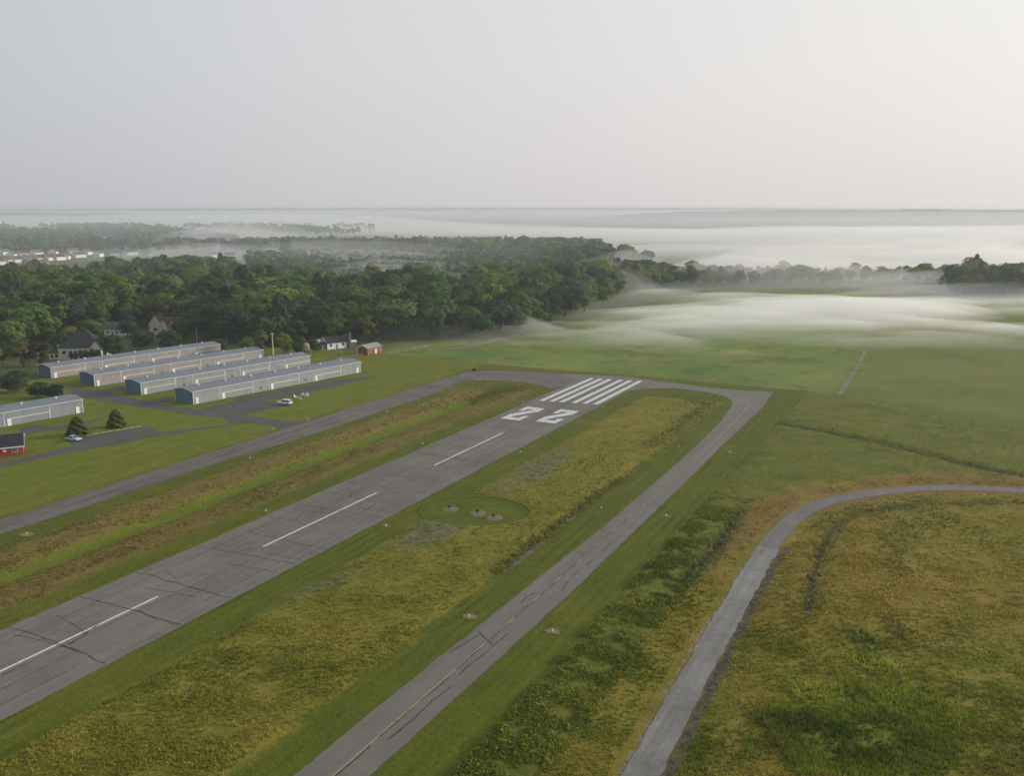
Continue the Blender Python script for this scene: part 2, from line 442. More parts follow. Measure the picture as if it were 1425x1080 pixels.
dpave = np.minimum(np.minimum(np.abs(GT) - 11.6, np.abs(GT + 53) - 6), np.abs(GT - 55.6) - 4.5)
dpave = np.minimum(dpave, np.maximum(205 - GS, -1))
dpave = np.where(GT < -62, -1, dpave)
droad = -sdf_line(GX, GY, road_c, 2.6)
relief = sstep(np.minimum(dpave, droad), 0.8, 5.0) * np.where(GY < 700, 1, 0)
tall = np.maximum.reduce([sstep(Z[k], -0.5, 2.0) for k in ('band_a', 'band_b', 'island', 'meadow', 'rough')]) * (1 - sstep(Z['ring'], -1, 1)) * (1 - sstep(Z['swale'], -0.3, 1.5))
GZ = relief * (tall * (0.15 + 0.55 * fbm(GX, GY, 7, 11)) + 0.35 * (fbm(GX, GY, 40, 23) - 0.5)) - 0.7 * sstep(Z['ditch'], -1.2, 0.4) * relief - 0.5 * sstep(Z['swale'], -1, 2) * relief
GZ = np.where((GX > -262) & (GX < 236) & (GY > 66) & (GY < 474), GZ, 0)
ny, nx = GX.shape
idx = np.arange(nx * ny).reshape(ny, nx)
quads = np.stack([idx[:-1, :-1], idx[:-1, 1:], idx[1:, 1:], idx[1:, :-1]], -1).reshape(-1, 4)
me = np_mesh('ground', np.stack([GX, GY, GZ], -1).reshape(-1, 3), quads, 4)
for k, v in Z.items(): set_float(me, k, np.clip(v, -60, 60).ravel())
me.polygons.foreach_set('use_smooth', np.ones(len(me.polygons), bool))

def ground_material():
    b = NB('ground_growth', 0.95, 0.1)
    big = b.noise(0.022, 4, 0.6); mid = b.noise(0.16, 5, 0.65); fine = b.noise(1.1, 5, 0.7)
    along = b.mapping(-R_ANG, (0.06, 1, 1))
    streak = b.noise(0.9, 4, 0.6, along); streak2 = b.noise(0.33, 4, 0.65, b.mapping(-R_ANG, (0.1, 1, 1)))
    tuft = b.noise(0.55, 6, 0.72)
    edge = b.math('ADD', b.math('MULTIPLY', b.math('SUBTRACT', mid, 0.5), 5.0), b.math('MULTIPLY', b.math('SUBTRACT', fine, 0.5), 2.2))
    f1 = b.math('ADD', b.math('MULTIPLY', mid, 0.55), b.math('MULTIPLY', fine, 0.45))
    def two(f, lo, hi, a=0.36, c=0.64): return b.ramp(f, [(a, lo), (c, hi)])
    col = two(b.math('ADD', b.math('MULTIPLY', big, 0.6), b.math('MULTIPLY', f1, 0.4)), (0.06, 0.085, 0.025), (0.13, 0.14, 0.045))
    def zone(col, key, zc, soft=0.6, amp=1.0, off=0.0):
        x = b.attr(key).outputs['Fac']
        if amp: x = b.math('ADD', x, b.math('MULTIPLY', edge, amp))
        return b.mix(b.step(x, off - soft, off + soft), col, zc)
    ftuft = b.math('ADD', b.math('MULTIPLY', mid, 0.45), b.math('ADD', b.math('MULTIPLY', tuft, 0.35), b.math('MULTIPLY', big, 0.2)))
    rough = b.ramp(ftuft, [(0.30, (0.060, 0.092, 0.012)), (0.48, (0.115, 0.135, 0.018)), (0.68, (0.20, 0.175, 0.035))])
    rough = b.mix(b.math('MULTIPLY', b.step(b.noise(0.045, 5, 0.68), 0.5, 0.66), 0.55), rough, (0.055, 0.10, 0.014))
    rough = b.mix(b.math('MULTIPLY', b.step(b.noise(0.06, 5, 0.7, b.mapping(0.5, (1, 0.5, 1))), 0.54, 0.68), 0.5), rough, (0.21, 0.18, 0.045))
    col = zone(col, 'rough', rough, 1.0, 0.4)
    # rows in the crop field
    rowv = b.n('ShaderNodeTexWave', wave_type='BANDS', bands_direction='X'); rowv.inputs['Scale'].default_value = 0.16
    rowv.inputs['Distortion'].default_value = 1.2; rowv.inputs['Detail'].default_value = 2; rowv.inputs['Detail Scale'].default_value = 0.4
    b.l(b.mapping(math.radians(-32)), rowv.inputs['Vector'])
    fcol = two(b.math('ADD', b.math('MULTIPLY', big, 0.75), b.math('MULTIPLY', f1, 0.25)), (0.105, 0.182, 0.034), (0.225, 0.262, 0.062), 0.36, 0.64)
    fpatch = b.noise(0.09, 5, 0.7, b.mapping(math.radians(35), (1, 0.35, 1)))
    fcol = b.mix(b.math('MULTIPLY', b.step(fpatch, 0.46, 0.66), 0.75), fcol, two(f1, (0.17, 0.18, 0.045), (0.26, 0.225, 0.075)))
    fcol = b.mix(b.math('MULTIPLY', b.step(b.noise(0.05, 5, 0.68), 0.50, 0.66), 0.75), fcol, (0.07, 0.125, 0.026))
    fcol = b.mix(0.22, fcol, b.ramp(rowv.outputs['Fac'], [(0, (0.35, 0.4, 0.3)), (1, (1, 1, 1))]), 'MULTIPLY')
    col = zone(col, 'field', fcol, 8.0, 2.6)
    rcol = two(b.math('ADD', b.math('MULTIPLY', big, 0.6), b.math('MULTIPLY', f1, 0.4)), (0.10, 0.15, 0.024), (0.20, 0.215, 0.045))
    rcol = b.mix(b.math('MULTIPLY', b.step(fpatch, 0.48, 0.66), 0.6), rcol, (0.20, 0.19, 0.05))
    rcol = b.mix(0.35, rcol, b.ramp(rowv.outputs['Fac'], [(0, (0.4, 0.42, 0.35)), (1, (1, 1, 1))]), 'MULTIPLY')
    col = zone(col, 'rowfield', rcol, 9.0, 3.0)
    meadow = b.ramp(ftuft, [(0.30, (0.075, 0.085, 0.010)), (0.42, (0.15, 0.138, 0.018)), (0.54, (0.215, 0.175, 0.030)), (0.66, (0.29, 0.235, 0.06))])
    drift = b.step(b.noise(0.035, 4, 0.6), 0.40, 0.60)
    meadow = b.mix(b.math('MULTIPLY', drift, 0.6), meadow, b.mix(1.0, meadow, (1.06, 0.89, 0.92), 'MULTIPLY'))
    meadow = b.mix(b.math('MULTIPLY', b.step(b.noise(0.05, 5, 0.7, b.mapping(0.6)), 0.55, 0.7), 0.65), meadow, b.mix(1.0, meadow, (0.68, 0.86, 0.55), 'MULTIPLY'))
    col = zone(col, 'meadow', meadow, 2.0, 1.2)
    col = zone(col, 'dryband', two(ftuft, (0.14, 0.10, 0.025), (0.25, 0.175, 0.055)), 1.5, 0.8)
    reed = b.ramp(b.noise(0.8, 6, 0.7, b.mapping(math.radians(10), (1, 0.5, 1))), [(0.36, (0.045, 0.062, 0.006)), (0.50, (0.12, 0.14, 0.012)), (0.64, (0.235, 0.235, 0.03))])
    col = zone(col, 'reeds', reed, 3.0, 1.8)
    mown = two(b.math('ADD', b.math('MULTIPLY', streak, 0.5), b.math('MULTIPLY', f1, 0.5)), (0.058, 0.086, 0.007), (0.130, 0.143, 0.015), 0.36, 0.64)
    pas = b.n('ShaderNodeTexWave', wave_type='BANDS', bands_direction='Y'); pas.inputs['Scale'].default_value = 0.15; pas.inputs['Distortion'].default_value = 4.0; pas.inputs['Detail'].default_value = 2
    b.l(b.mapping(-R_ANG, (0.08, 1, 1)), pas.inputs['Vector']); passes = b.ramp(pas.outputs['Fac'], [(0.1, (0.8, 0.82, 0.78)), (0.6, (1.05, 1.05, 1.05))])
    mown = b.mix(b.math('MULTIPLY', b.step(b.noise(0.05, 3, 0.6), 0.4, 0.65), 0.7), mown, passes, 'MULTIPLY')
    mown = b.mix(b.math('MULTIPLY', b.step(big, 0.45, 0.7), 0.35), mown, (0.17, 0.155, 0.025))
    col = zone(col, 'mown', mown, 0.4, 0.12)
    col = zone(col, 'lawn', two(b.math('ADD', b.math('MULTIPLY', streak2, 0.4), b.math('MULTIPLY', f1, 0.6)), (0.085, 0.12, 0.010), (0.19, 0.198, 0.025), 0.34, 0.66), 1.5, 0.3)  # hangar-side grass coloured lighter than the strips, standing in for brighter light there
    brown = b.ramp(b.math('ADD', b.math('MULTIPLY', streak2, 0.45), b.math('MULTIPLY', ftuft, 0.55)), [(0.30, (0.10, 0.105, 0.018)), (0.46, (0.165, 0.13, 0.032)), (0.68, (0.225, 0.175, 0.05))])
    col = zone(col, 'band_a', brown, 0.9, 0.7)
    col = zone(col, 'band_b', b.mix(1.0, brown, (0.86, 0.86, 0.92), 'MULTIPLY'), 0.9, 0.9)
    col = zone(col, 'swale', two(f1, (0.085, 0.12, 0.01), (0.165, 0.185, 0.018)), 0.9, 0.55)
    isl = b.ramp(ftuft, [(0.28, (0.085, 0.105, 0.014)), (0.43, (0.155, 0.15, 0.020)), (0.56, (0.215, 0.185, 0.03)), (0.70, (0.27, 0.20, 0.05))])
    col = zone(col, 'island', isl, 1.2, 0.8)
    col = zone(col, 'greypatch', two(tuft, (0.085, 0.095, 0.035), (0.20, 0.19, 0.12)), 3.5, 2.2, 1.0)
    ring = b.math('ABSOLUTE', b.math('SUBTRACT', b.attr('ring').outputs['Fac'], 0.15))
    ringcol = b.mix(b.math('SUBTRACT', 1.0, b.step(ring, 0.05, 0.35)), two(f1, (0.068, 0.10, 0.010), (0.122, 0.148, 0.016)), (0.055, 0.075, 0.009))
    col = zone(col, 'ring', ringcol, 0.25, 0.06)
    col = zone(col, 'shrubs', two(tuft, (0.07, 0.10, 0.012), (0.17, 0.17, 0.024)), 1.2, 0.6)
    col = zone(col, 'ditch', two(fine, (0.02, 0.02, 0.016), (0.13, 0.12, 0.085)), 0.5, 0.5)
    col = zone(col, 'stones', two(fine, (0.13, 0.125, 0.105), (0.30, 0.28, 0.24)), 0.35, 0.4)
    col = zone(col, 'path', two(fine, (0.2, 0.16, 0.1), (0.3, 0.25, 0.16)), 0.15, 0.05)
    grain = b.ramp(b.noise(2.6, 5, 0.75), [(0.3, (0.72, 0.72, 0.72)), (0.7, (1.25, 1.25, 1.25))])
    col = b.mix(0.7, col, grain, 'MULTIPLY')
    b.bump(b.math('ADD', fine, b.math('MULTIPLY', tuft, 1.5)), 0.6, 0.35)
    return b.color(col)
ground = link_mesh('ground', me, ground_material())
tag(ground, 'green and brown grassland of the airfield reaching to the horizon', 'ground', None, 'structure')

# ------------------------------------------------------------------ pavements
def asphalt(name, c, patch=0.35, streaks=True):
    b = NB(name, 0.85, 0.2)
    n1 = b.noise(0.09, 5, 0.65); n2 = b.noise(0.8, 6, 0.75); n3 = b.noise(9.0, 3, 0.7)
    st = b.noise(0.55, 3, 0.6, b.mapping(-R_ANG, (0.03, 1, 1)))
    f = b.math('ADD', b.math('MULTIPLY', n1, 0.35), b.math('ADD', b.math('MULTIPLY', n2, 0.25), b.math('ADD', b.math('MULTIPLY', st, 0.3), b.math('MULTIPLY', n3, 0.1))))
    col = b.ramp(f, [(0.38, sc(c, 1 - patch)), (0.5, c), (0.62, sc(c, 1 + patch))])
    b.bump(n3, 0.2, 0.02)
    return b.color(col)
M['runway'] = asphalt('runway_asphalt', (0.163, 0.148, 0.130), 0.26)
M['taxi_l'] = asphalt('old_brown_asphalt', (0.138, 0.121, 0.106), 0.34)
M['taxi_r'] = asphalt('taxiway_asphalt', (0.166, 0.151, 0.136), 0.18)
M['apron'] = asphalt('dark_apron', (0.085, 0.083, 0.08), 0.25)
M['road_tar'] = asphalt('road_tar', (0.165, 0.155, 0.145), 0.2)
M['gravel'] = asphalt('gravel', (0.205, 0.20, 0.188), 0.42)
M['crack'] = plain('crack_sealant', (0.022, 0.021, 0.021), 0.5, 0.2)
def paint_mat(name, c, wear):
    b = NB(name, 0.7, 0.3)
    n = b.noise(1.6, 6, 0.75)
    return b.color(b.mix(b.step(n, wear, wear + 0.1), c, (0.2, 0.19, 0.185)))
M['marking'] = paint_mat('runway_paint', (0.60, 0.60, 0.58), 0.55)
M['yellow_line'] = paint_mat('yellow_line_paint', (0.36, 0.27, 0.11), 0.52)

def sheet(name, poly, z, mat, parent=None, jit=0.12, step=1.6, seed=0):
    """flat polygon with slightly ragged edge"""
    r = random.Random(seed or name)
    pts = []
    n = len(poly)
    for i in range(n):
        a, b = np.array(poly[i]), np.array(poly[(i + 1) % n])
        L = np.linalg.norm(b - a); k = max(1, int(L / step))
        nrm = np.array([-(b - a)[1], (b - a)[0]]) / (L + 1e-9)
        for j in range(k): pts.append(a + (b - a) * j / k + nrm * (r.uniform(-jit, jit) if j else 0))
    bm = bmesh.new()
    vs = [bm.verts.new((p[0], p[1], z)) for p in pts]
    es = [bm.edges.new((vs[i], vs[(i + 1) % len(vs)])) for i in range(len(vs))]
    bmesh.ops.triangle_fill(bm, use_beauty=True, edges=es)
    for f in bm.faces:
        if f.normal.z < 0: f.normal_flip()
    m_ = bpy.data.meshes.new(name); bm.to_mesh(m_); bm.free()
    return link_mesh(name, m_, mat, parent)
def ribbon(name, line, half, z, mat, parent=None, jit=0.0, seed=1):
    r = random.Random(seed)
    P = [np.array(p, float) for p in line]
    vs, fs = [], []
    for i, p in enumerate(P):
        d = P[min(i + 1, len(P) - 1)] - P[max(i - 1, 0)]; d /= np.linalg.norm(d) + 1e-9
        nn = np.array([-d[1], d[0]])
        h = half(i / (len(P) - 1)) if callable(half) else half
        a, b = p + nn * (h + r.uniform(-jit, jit)), p - nn * (h + r.uniform(-jit, jit))
        vs += [(a[0], a[1], z), (b[0], b[1], z)]
        if i: fs.append((2 * i - 2, 2 * i - 1, 2 * i + 1, 2 * i))
    m_ = bpy.data.meshes.new(name); m_.from_pydata(vs, [], fs); m_.update()
    return link_mesh(name, m_, mat, parent)
ZP = 0.03
rw_poly = ST((-110, -11.6), (217, -11.6), (228.5, -23), (234, 0), (231, 15), (216, 15), (209, 11.6), (-110, 11.6))
runway = sheet('runway', rw_poly, ZP + 0.004, M['runway'], seed=3)
tag(runway, 'grey asphalt runway with white threshold bars and number 22', 'runway', None, 'structure')
ltx = sheet('taxiway', ST(*lt_outer) + PX((652, 517.3), (690, 515.5), (740, 517.5)) + ST((228.5, -22.9), (217, -11.5), (211, -11.2)) +
            PX((768, 541), (752, 536.5), (728, 532.5), (700, 530), (672, 529), (655, 529.5), (640, 532), (616, 543.5), (589, 553.5)) + ST((150, -46.4), (112, -46.9), (80, -49.2), (20, -50.2), (-70, -50.2)),
            ZP, M['taxi_l'], seed=4)
tag(ltx, 'worn brown asphalt taxiway between the hangars and the runway', 'taxiway', None, 'structure')
rtx = sheet('taxiway', ST((230.9, 15.2)) + PX((940, 533.5), (990, 540), (1030, 543), (1075, 546), (1062, 566), (1000, 625)) + ST((110, 59.4), (46, 59.9), (-9, 59.2), (-60, 58.9), (-60, 51.4), (0, 51.6), (36, 52.2), (78, 53.2), (140, 52.9)) +
            PX((1004, 585), (1018, 565), (1019, 559), (1011, 553), (990, 546.5), (940, 540.5)) + ST((215.8, 15.2)), ZP, M['taxi_r'], seed=5)
tag(rtx, 'smooth grey taxiway with a faint yellow centre line', 'taxiway', None, 'structure')
# markings on the runway
def strip(mb, s0, s1, t0, t1, z):
    p = ST((s0, t0), (s1, t0), (s1, t1), (s0, t1))
    mb.add([(q[0], q[1], z) for q in p], [(0, 1, 2, 3)])
ZM = ZP + 0.012
for k, (a, b_) in enumerate(((-9.4, -7.7), (-6.0, -4.3), (-2.7, -1.0), (1.4, 3.1), (4.9, 6.6), (8.4, 10.1))):
    m = MB(); strip(m, 180.4 + 0.17 * (a + 9.4), 225.0 + 0.17 * (a + 9.4), a, b_, ZM)
    m.build('threshold_stripe', M['marking'], runway)
def two_digit(s0, t0):
    """stroke polygon of a 2, 18.3 m tall and 6.2 m wide, its foot towards the threshold"""
    pts = [(0.75, 12.6), (0.75, 17.0), (5.6, 17.0), (5.6, 12.4), (0.75, 5.6), (0.75, 1.3), (5.6, 1.3), (5.6, 5.0)]
    m = MB(); P = [np.array(p) for p in pts]
    w = [0.75, 1.2, 1.2, 0.75, 0.75, 1.2, 1.2, 0.75]
    quads_ = [((0, 11.6), (1.7, 12.4), (1.7, 15.2), (0, 18.3)), ((0, 18.3), (1.7, 15.2), (4.6, 15.2), (6.4, 18.3)), ((6.4, 18.3), (4.6, 15.2), (4.3, 13.6), (6.4, 11.8)),
              ((6.4, 11.8), (4.3, 13.6), (0, 5.2), (2.3, 3.2)), ((0, 5.2), (0, 0), (1.6, 3.2), (2.3, 3.2)), ((0, 0), (6.4, 0), (6.4, 3.2), (1.6, 3.2)), ((4.7, 3.2), (6.4, 3.2), (6.4, 6.4), (4.7, 5.6))]
    for q in quads_:
        pw = [W(s0 - y, t0 - x) for x, y in q]
        m.add([(p[0], p[1], ZM) for p in pw], [(0, 1, 2, 3)])
    me_ = m.build('runway_number', M['marking'], runway)
    return me_
two_digit(170.4, -2.5); two_digit(171.9, 8.6)
for s0, s1 in ((-46.3, -9.8 + 24.2), (38.5, 75.8), (100.2, 136.6)):
    s0 = s1 - 36.6
    m = MB(); strip(m, s0, s1, -0.24, 0.24, ZM); m.build('centreline_dash', M['marking'], runway)
m = MB(); strip(m, -83, -46.5, -0.24, 0.24, ZM); m.build('centreline_dash', M['marking'], runway)
# sealed cracks
def crack_lines(name, lines, parent, wid):
    m = MB(); r = random.Random(5)
    for pts in lines:
        for (a, b_) in zip(pts[:-1], pts[1:]):
            a, b_ = np.array(W(*a)), np.array(W(*b_)); d = b_ - a; L = np.linalg.norm(d)
            if L < 1e-6: continue
            nn = np.array([-d[1], d[0]]) / L; w0, w1 = wid * r.uniform(0.5, 1.4), wid * r.uniform(0.5, 1.4)
            m.add([(*(a + nn * w0), ZM + 0.006), (*(a - nn * w0), ZM + 0.006), (*(b_ - nn * w1), ZM + 0.006), (*(b_ + nn * w1), ZM + 0.006)], [(0, 1, 2, 3)])
    o = m.build(name, M['crack'], parent)
    for p in o.data.polygons:
        if p.normal.z < 0: p.flip()
    return o
def wander(s0, t0, s1, t1, step, amp, r):
    n = max(2, int(math.hypot(s1 - s0, t1 - t0) / step)); out, o = [], 0.0
    for i in range(n + 1):
        o = o * 0.75 + r.uniform(-amp, amp); k = i / n
        ds, dt = (s1 - s0), (t1 - t0); L = math.hypot(ds, dt)
        out.append((s0 + ds * k - dt / L * o, t0 + dt * k + ds / L * o))
    return out
r = random.Random(12)
strong, thin = [], []
for s in (-22, -3.5, 8.5, 19.8, 33.5, 43.5, 52.5, 62, 70.5, 79, 88.5, 97, 108, 118, 129, 141):
    a, b_ = (-11.4, 11.2) if r.random() < 0.55 else ((-11.4, r.uniform(-3, 4)) if r.random() < .5 else (r.uniform(-4, 2), 11.2))
    sk = r.uniform(-1.5, 2.5)
    strong.append(wander(s, a, s + sk, b_, 1.0, 0.22, r))
    if r.random() < 0.6:
        t0 = r.uniform(-7, 6); strong.append(wander(s, t0, s + r.uniform(3, 9), t0 + r.uniform(-3, 3), 0.9, 0.25, r))
for s in np.arange(-40, 180, 7.0):
    if r.random() < 0.6:
        t0 = r.uniform(-11, 3); thin.append(wander(s, t0, s + r.uniform(-2, 2), min(11, t0 + r.uniform(4, 14)), 1.1, 0.2, r))
for t in (-7.6, -3.9, 1.2, 4.6, 8.2):
    s0 = -60.0
    while s0 < (172 if abs(t) < 5 else 120):
        s1 = s0 + r.uniform(10, 38); thin.append(wander(s0, t + r.uniform(-.25, .25), s1, t + r.uniform(-.3, .3), 2.0, 0.14, r)); s0 = s1 + (r.uniform(4, 22) if r.random() < .5 else 0)
tag(crack_lines('sealed_cracks', strong, runway, 0.09), kind='stuff')
tag(crack_lines('hairline_cracks', thin, runway, 0.06), kind='stuff')
lc = []
for s in np.arange(-10, 120, 5.5):
    t0 = -54.3 + r.uniform(-3.5, 2.5); lc.append(wander(s, t0, s + r.uniform(1, 7), t0 + r.uniform(-3.2, 3.2), 0.8, 0.2, r))
lc += [wander(-10, -54.5, 200, -53.5, 2.0, 0.2, r), wander(20, -57.8, 30, -50.5, 1, .2, r), wander(45, -57.8, 52, -50.5, 1, .2, r)]
tag(crack_lines('sealed_cracks', lc, ltx, 0.09), kind='stuff')
rc_ = [wander(-2, 57.0, 12, 57.4, 1, .12, r), wander(15, 57.0, 29, 57.2, 1, .12, r), wander(27.5, 52.8, 24.5, 57.2, .8, .12, r), wander(20, 52.6, 27, 53.8, .8, .15, r),
       wander(39, 54.2, 44, 54.6, .6, .2, r), wander(47, 58.2, 51, 57.6, .6, .15, r), wander(53, 57.5, 55.5, 57.4, .6, .1, r), wander(58, 57.9, 61, 57.7, .6, .1, r), wander(66, 58, 72, 57.5, .8, .1, r), wander(64, 52.8, 63, 56, .8, .1, r), wander(-20, 52.2, -16, 57, .8, .15, r)]
rc_ += [wander(s, 55.75, s + 7, 55.85, 0.9, 0.07, r) for s in range(-20, 130, 9)]
tag(crack_lines('sealed_cracks', rc_, rtx, 0.08), kind='stuff')
ribbon('centre_line', smooth_line(ST((-55, 55.3), (40, 55.7), (140, 56.0), (196, 54.6)) + PX((1042, 560), (1010, 550)), 4), 0.10, ZM, M['yellow_line'], rtx)

apron = sheet('apron', PX((90, 539.6), (137, 541.5), (170, 552), (216, 560), (243, 566), (275, 569.5), (315, 561.5), (337, 553), (365, 548.5), (398, 541.5), (425, 537), (460, 529.7), (522, 523.2), (522, 524.6), (458.6, 540),
                          (420, 548), (399, 552.5), (363, 558.5), (384, 559.5), (405, 562.5), (400, 566), (372, 569.5), (339, 577), (373, 583), (398, 586.5), (431, 589), (410, 595), (393, 600.5), (382, 592.5), (346, 588.5), (320, 591), (313, 589.5), (322.6, 584), (300, 581.5),
                          (280, 579), (196.5, 566.5), (147, 558.5), (106, 552)), ZP - 0.006, M['apron'], seed=8, jit=0.25)
tag(apron, 'dark asphalt apron winding past the hangar rows', 'apron', None, 'structure')
for i, pp in enumerate((PX((137, 543), (165, 538.6), (225, 528), (300, 515), (306, 517), (230, 531), (169, 543.5)), PX((206, 559.5), (243, 553.5), (245, 556), (216, 562)))):
    tag(sheet('apron', pp, ZP - 0.01, M['apron'], seed=9 + i, jit=0.25), ('asphalt lane between the second and third hangar rows', 'short asphalt spur beside the end of the nearest hangar row')[i], 'apron', None, 'structure')
acc = sheet('access_road', PX((-120, 669), (0, 644), (65, 629.5), (102, 620), (126, 618), (222, 601), (280, 595.6), (321, 590.2), (321, 592.5), (280, 598), (224, 606), (126, 625), (79, 634), (0, 649.5), (-120, 675)), ZP - 0.008, M['apron'], seed=12)
tag(acc, 'narrow asphalt road running past the red building and car park', 'road', None, 'structure')
lot = sheet('parking_lot', PX((106, 609.5), (200, 594), (224, 600), (126, 618.5), (102, 620.5), (96, 617)), ZP - 0.002, M['apron'], seed=13)
tag(lot, 'small asphalt car park with one pale blue car', 'car park', None, 'structure')
k0, k1 = G(108, 608.2), G(199, 592.8)
m = MB()
ka, kb = np.array(k0), np.array(k1); kd = (kb - ka) / np.linalg.norm(kb - ka); kn = np.array([-kd[1], kd[0]])
for j in range(9):
    p = ka + (kb - ka) * j / 9; q = ka + (kb - ka) * (j + 0.82) / 9
    m.add([(*(p - kn * .12), 0), (*(q - kn * .12), 0), (*(q + kn * .12), 0), (*(p + kn * .12), 0), (*(p - kn * .12), .16), (*(q - kn * .12), .16), (*(q + kn * .12), .16), (*(p + kn * .12), .16)],
          [(0, 3, 2, 1), (4, 5, 6, 7), (0, 1, 5, 4), (1, 2, 6, 5), (2, 3, 7, 6), (3, 0, 4, 7)])
m.build('kerb', M['kerb'], lot)
lane = sheet('access_lane', PX((-80, 622), (0, 607), (30, 601), (28, 595.5), (54, 591), (66, 594.5), (96, 590.5), (141, 583), (143, 585), (100, 595.5), (60, 600), (12, 609), (-80, 629)), ZP - 0.004, M['apron'], seed=14)
tag(lane, 'dark asphalt lane along the front of the lone hangar', 'lane', None, 'structure')

road = ribbon('road', road_c[:], 1.9, ZP + 0.02, M['road_tar'], jit=0.12, seed=2)
tag(road, 'narrow tar road curving round the dry meadow', 'road', None, 'structure')
grv = smooth_line(ST((-60, 86.8), (-20, 86.7), (5.3, 86.4), (28.7, 85.7), (57, 85.2), (76.9, 84.9), (82, 84.9)), 0.8)
ng = len(grv)
def half_w(k):
    p = grv[min(ng - 1, int(k * (ng - 1)))]
    return 2.0 + 0.5 * (float(lattice_noise(p[0], p[1], 2.1, 61)) - .5) + 0.35 * (float(lattice_noise(p[0], p[1], .9, 62)) - .5)
tag(ribbon('gravel_road', grv, half_w, ZP + 0.03, M['gravel'], jit=0.07, seed=6), 'pale grey gravel road leading down towards the viewer', 'road', None, 'structure')

# ------------------------------------------------------------------ hangars
H_ANG = math.radians(90 - 37.9)
H_LEN, H_DEP, H_EAVE, H_RIDGE = 72.8, 10.4, 4.15, 5.0
def hangar(corner, kind, wall, end, label):
    """long T-hangar block: local x along its length, y into its depth, the door side at y = 0"""
    root = empty('hangar', (corner[0], corner[1], 0), H_ANG)
    tag(root, label, 'hangar', 'rows of long metal hangars')
    L, Dp, E_, Rg = H_LEN, H_DEP, H_EAVE, H_RIDGE
    m = MB(); m.box(0.05, L - 0.05, 0, Dp, 0, E_); m.build('wall', wall, root)
    for x0, x1 in ((-0.02, 0.05), (L - 0.05, L + 0.02)):
        m = MB(); m.prism([(0.02, 0), (Dp - 0.02, 0), (Dp - 0.02, E_), (Dp / 2, Rg - 0.08), (0.02, E_)], 'x', x0, x1); m.build('end_wall', end, root)
    m = MB(); o = 0.25
    m.prism([(-o, E_ - 0.02), (-o, E_ + 0.1), (Dp / 2, Rg + 0.05), (Dp + o, E_ + 0.1), (Dp + o, E_ - 0.02), (Dp / 2, Rg - 0.07)], 'x', -0.2, L + 0.2)
    roof = m.build('roof', M['hangar_roof'], root)
    for k in range(7):
        m = MB(); m.lathe([(0.24, 0), (0.24, 0.4), (0.34, 0.42), (0.34, 0.56), (0.12, 0.64)], 8, (5 + k * 10.3, Dp / 2 - 0.9, Rg - 0.12)); m.build('roof_vent', M['white'], roof)
    m = MB()                                                   # white corner and rake trims
    for x in (-0.03, L - 0.13):
        m.box(x, x + 0.16, -0.06, 0.12, 0, E_); m.box(x, x + 0.16, Dp - 0.12, Dp + 0.05, 0, E_)
    for x0, x1 in ((-0.24, -0.2), (L + 0.2, L + 0.24)):
        m.prism([(-o, E_ - 0.12), (-o, E_ + 0.12), (Dp / 2, Rg + 0.07), (Dp + o, E_ + 0.12), (Dp + o, E_ - 0.12), (Dp / 2, Rg - 0.2)], 'x', x0, x1)
    m.box(-0.2, L + 0.2, -o - 0.06, -o - 0.003, E_ - 0.05, E_ + 0.1)
    m.build('trim', M['white'], root)
    bays = ((9.9, 23.0), (29.7, 42.9), (49.4, 62.6)) if kind == 'A' else ((0.2, 13.0), (19.7, 33.0), (39.6, 53.0), (60.0, 72.7))
    doors = (1.3, 11.3, 31.1, 50.8, 71.0) if kind == 'A' else (1.5, 21.3, 41.1, 61.2)
    for x0, x1 in bays:
        m = MB(); m.box(x0 + 0.12, x1 - 0.12, -0.07, -0.004, 0.05, E_ - 0.15); d = m.build('hangar_door', wall, root)
        m = MB(); m.box(x0 + 1.9, x1 - 0.12, -0.13, -0.074, 2.02, 2.18); m.box(x1 - 0.11, x1 + 0.07, -0.13, -0.002, 0, E_ - 0.1)
        if kind == 'A' or x0 > 1: m.box(x0 - 0.05, x0 + 0.11, -0.1, -0.002, 0, E_ - 0.1)
        m.build('door_trim', M['white'], d)
    for x in doors:
        m = MB(); m.box(x - 0.55, x + 0.55, -0.15, -0.076, 0.05, 2.15); d = m.build('door', M['white'], root)
        m = MB(); m.box(x + 0.35, x + 0.45, -0.2, -0.152, 1.0, 1.1); m.build('handle', M['galv'], d)
    for x in ((26.3, 46.0) if kind == 'A' else (16.3, 36.2)):
        m = MB(); m.box(x - 0.2, x + 0.2, -0.14, -0.002, 0.8, 1.7); m.build('meter_box', M['stone'], root)
    return root
h4 = hangar(G(269.4, 562.9), 'A', M['hangar_grey'], M['hangar_blue'], 'pale grey hangar row beside the parked white SUV, the one closest to the runway')
hangar(G(197, 549.8), 'B', M['hangar_grey'], M['hangar_blue'], 'grey hangar row just behind the one beside the white SUV')
hangar(G(132, 538), 'A', M['hangar_mauve'], M['hangar_navy'], 'mauve grey hangar row with navy end, second from the trees')
hangar(G(72, 526.8), 'B', M['hangar_mauve'], M['hangar_navy'], 'mauve grey hangar row backing onto the houses and trees')
_g = np.array(G(116.3, 574)); _hd = np.array([math.cos(H_ANG), math.sin(H_ANG)])
hangar(_g - _hd * H_LEN, 'A', M['hangar_blue_grey'], M['hangar_blue'], 'lone blue grey hangar cut by the picture edge, above the red building')

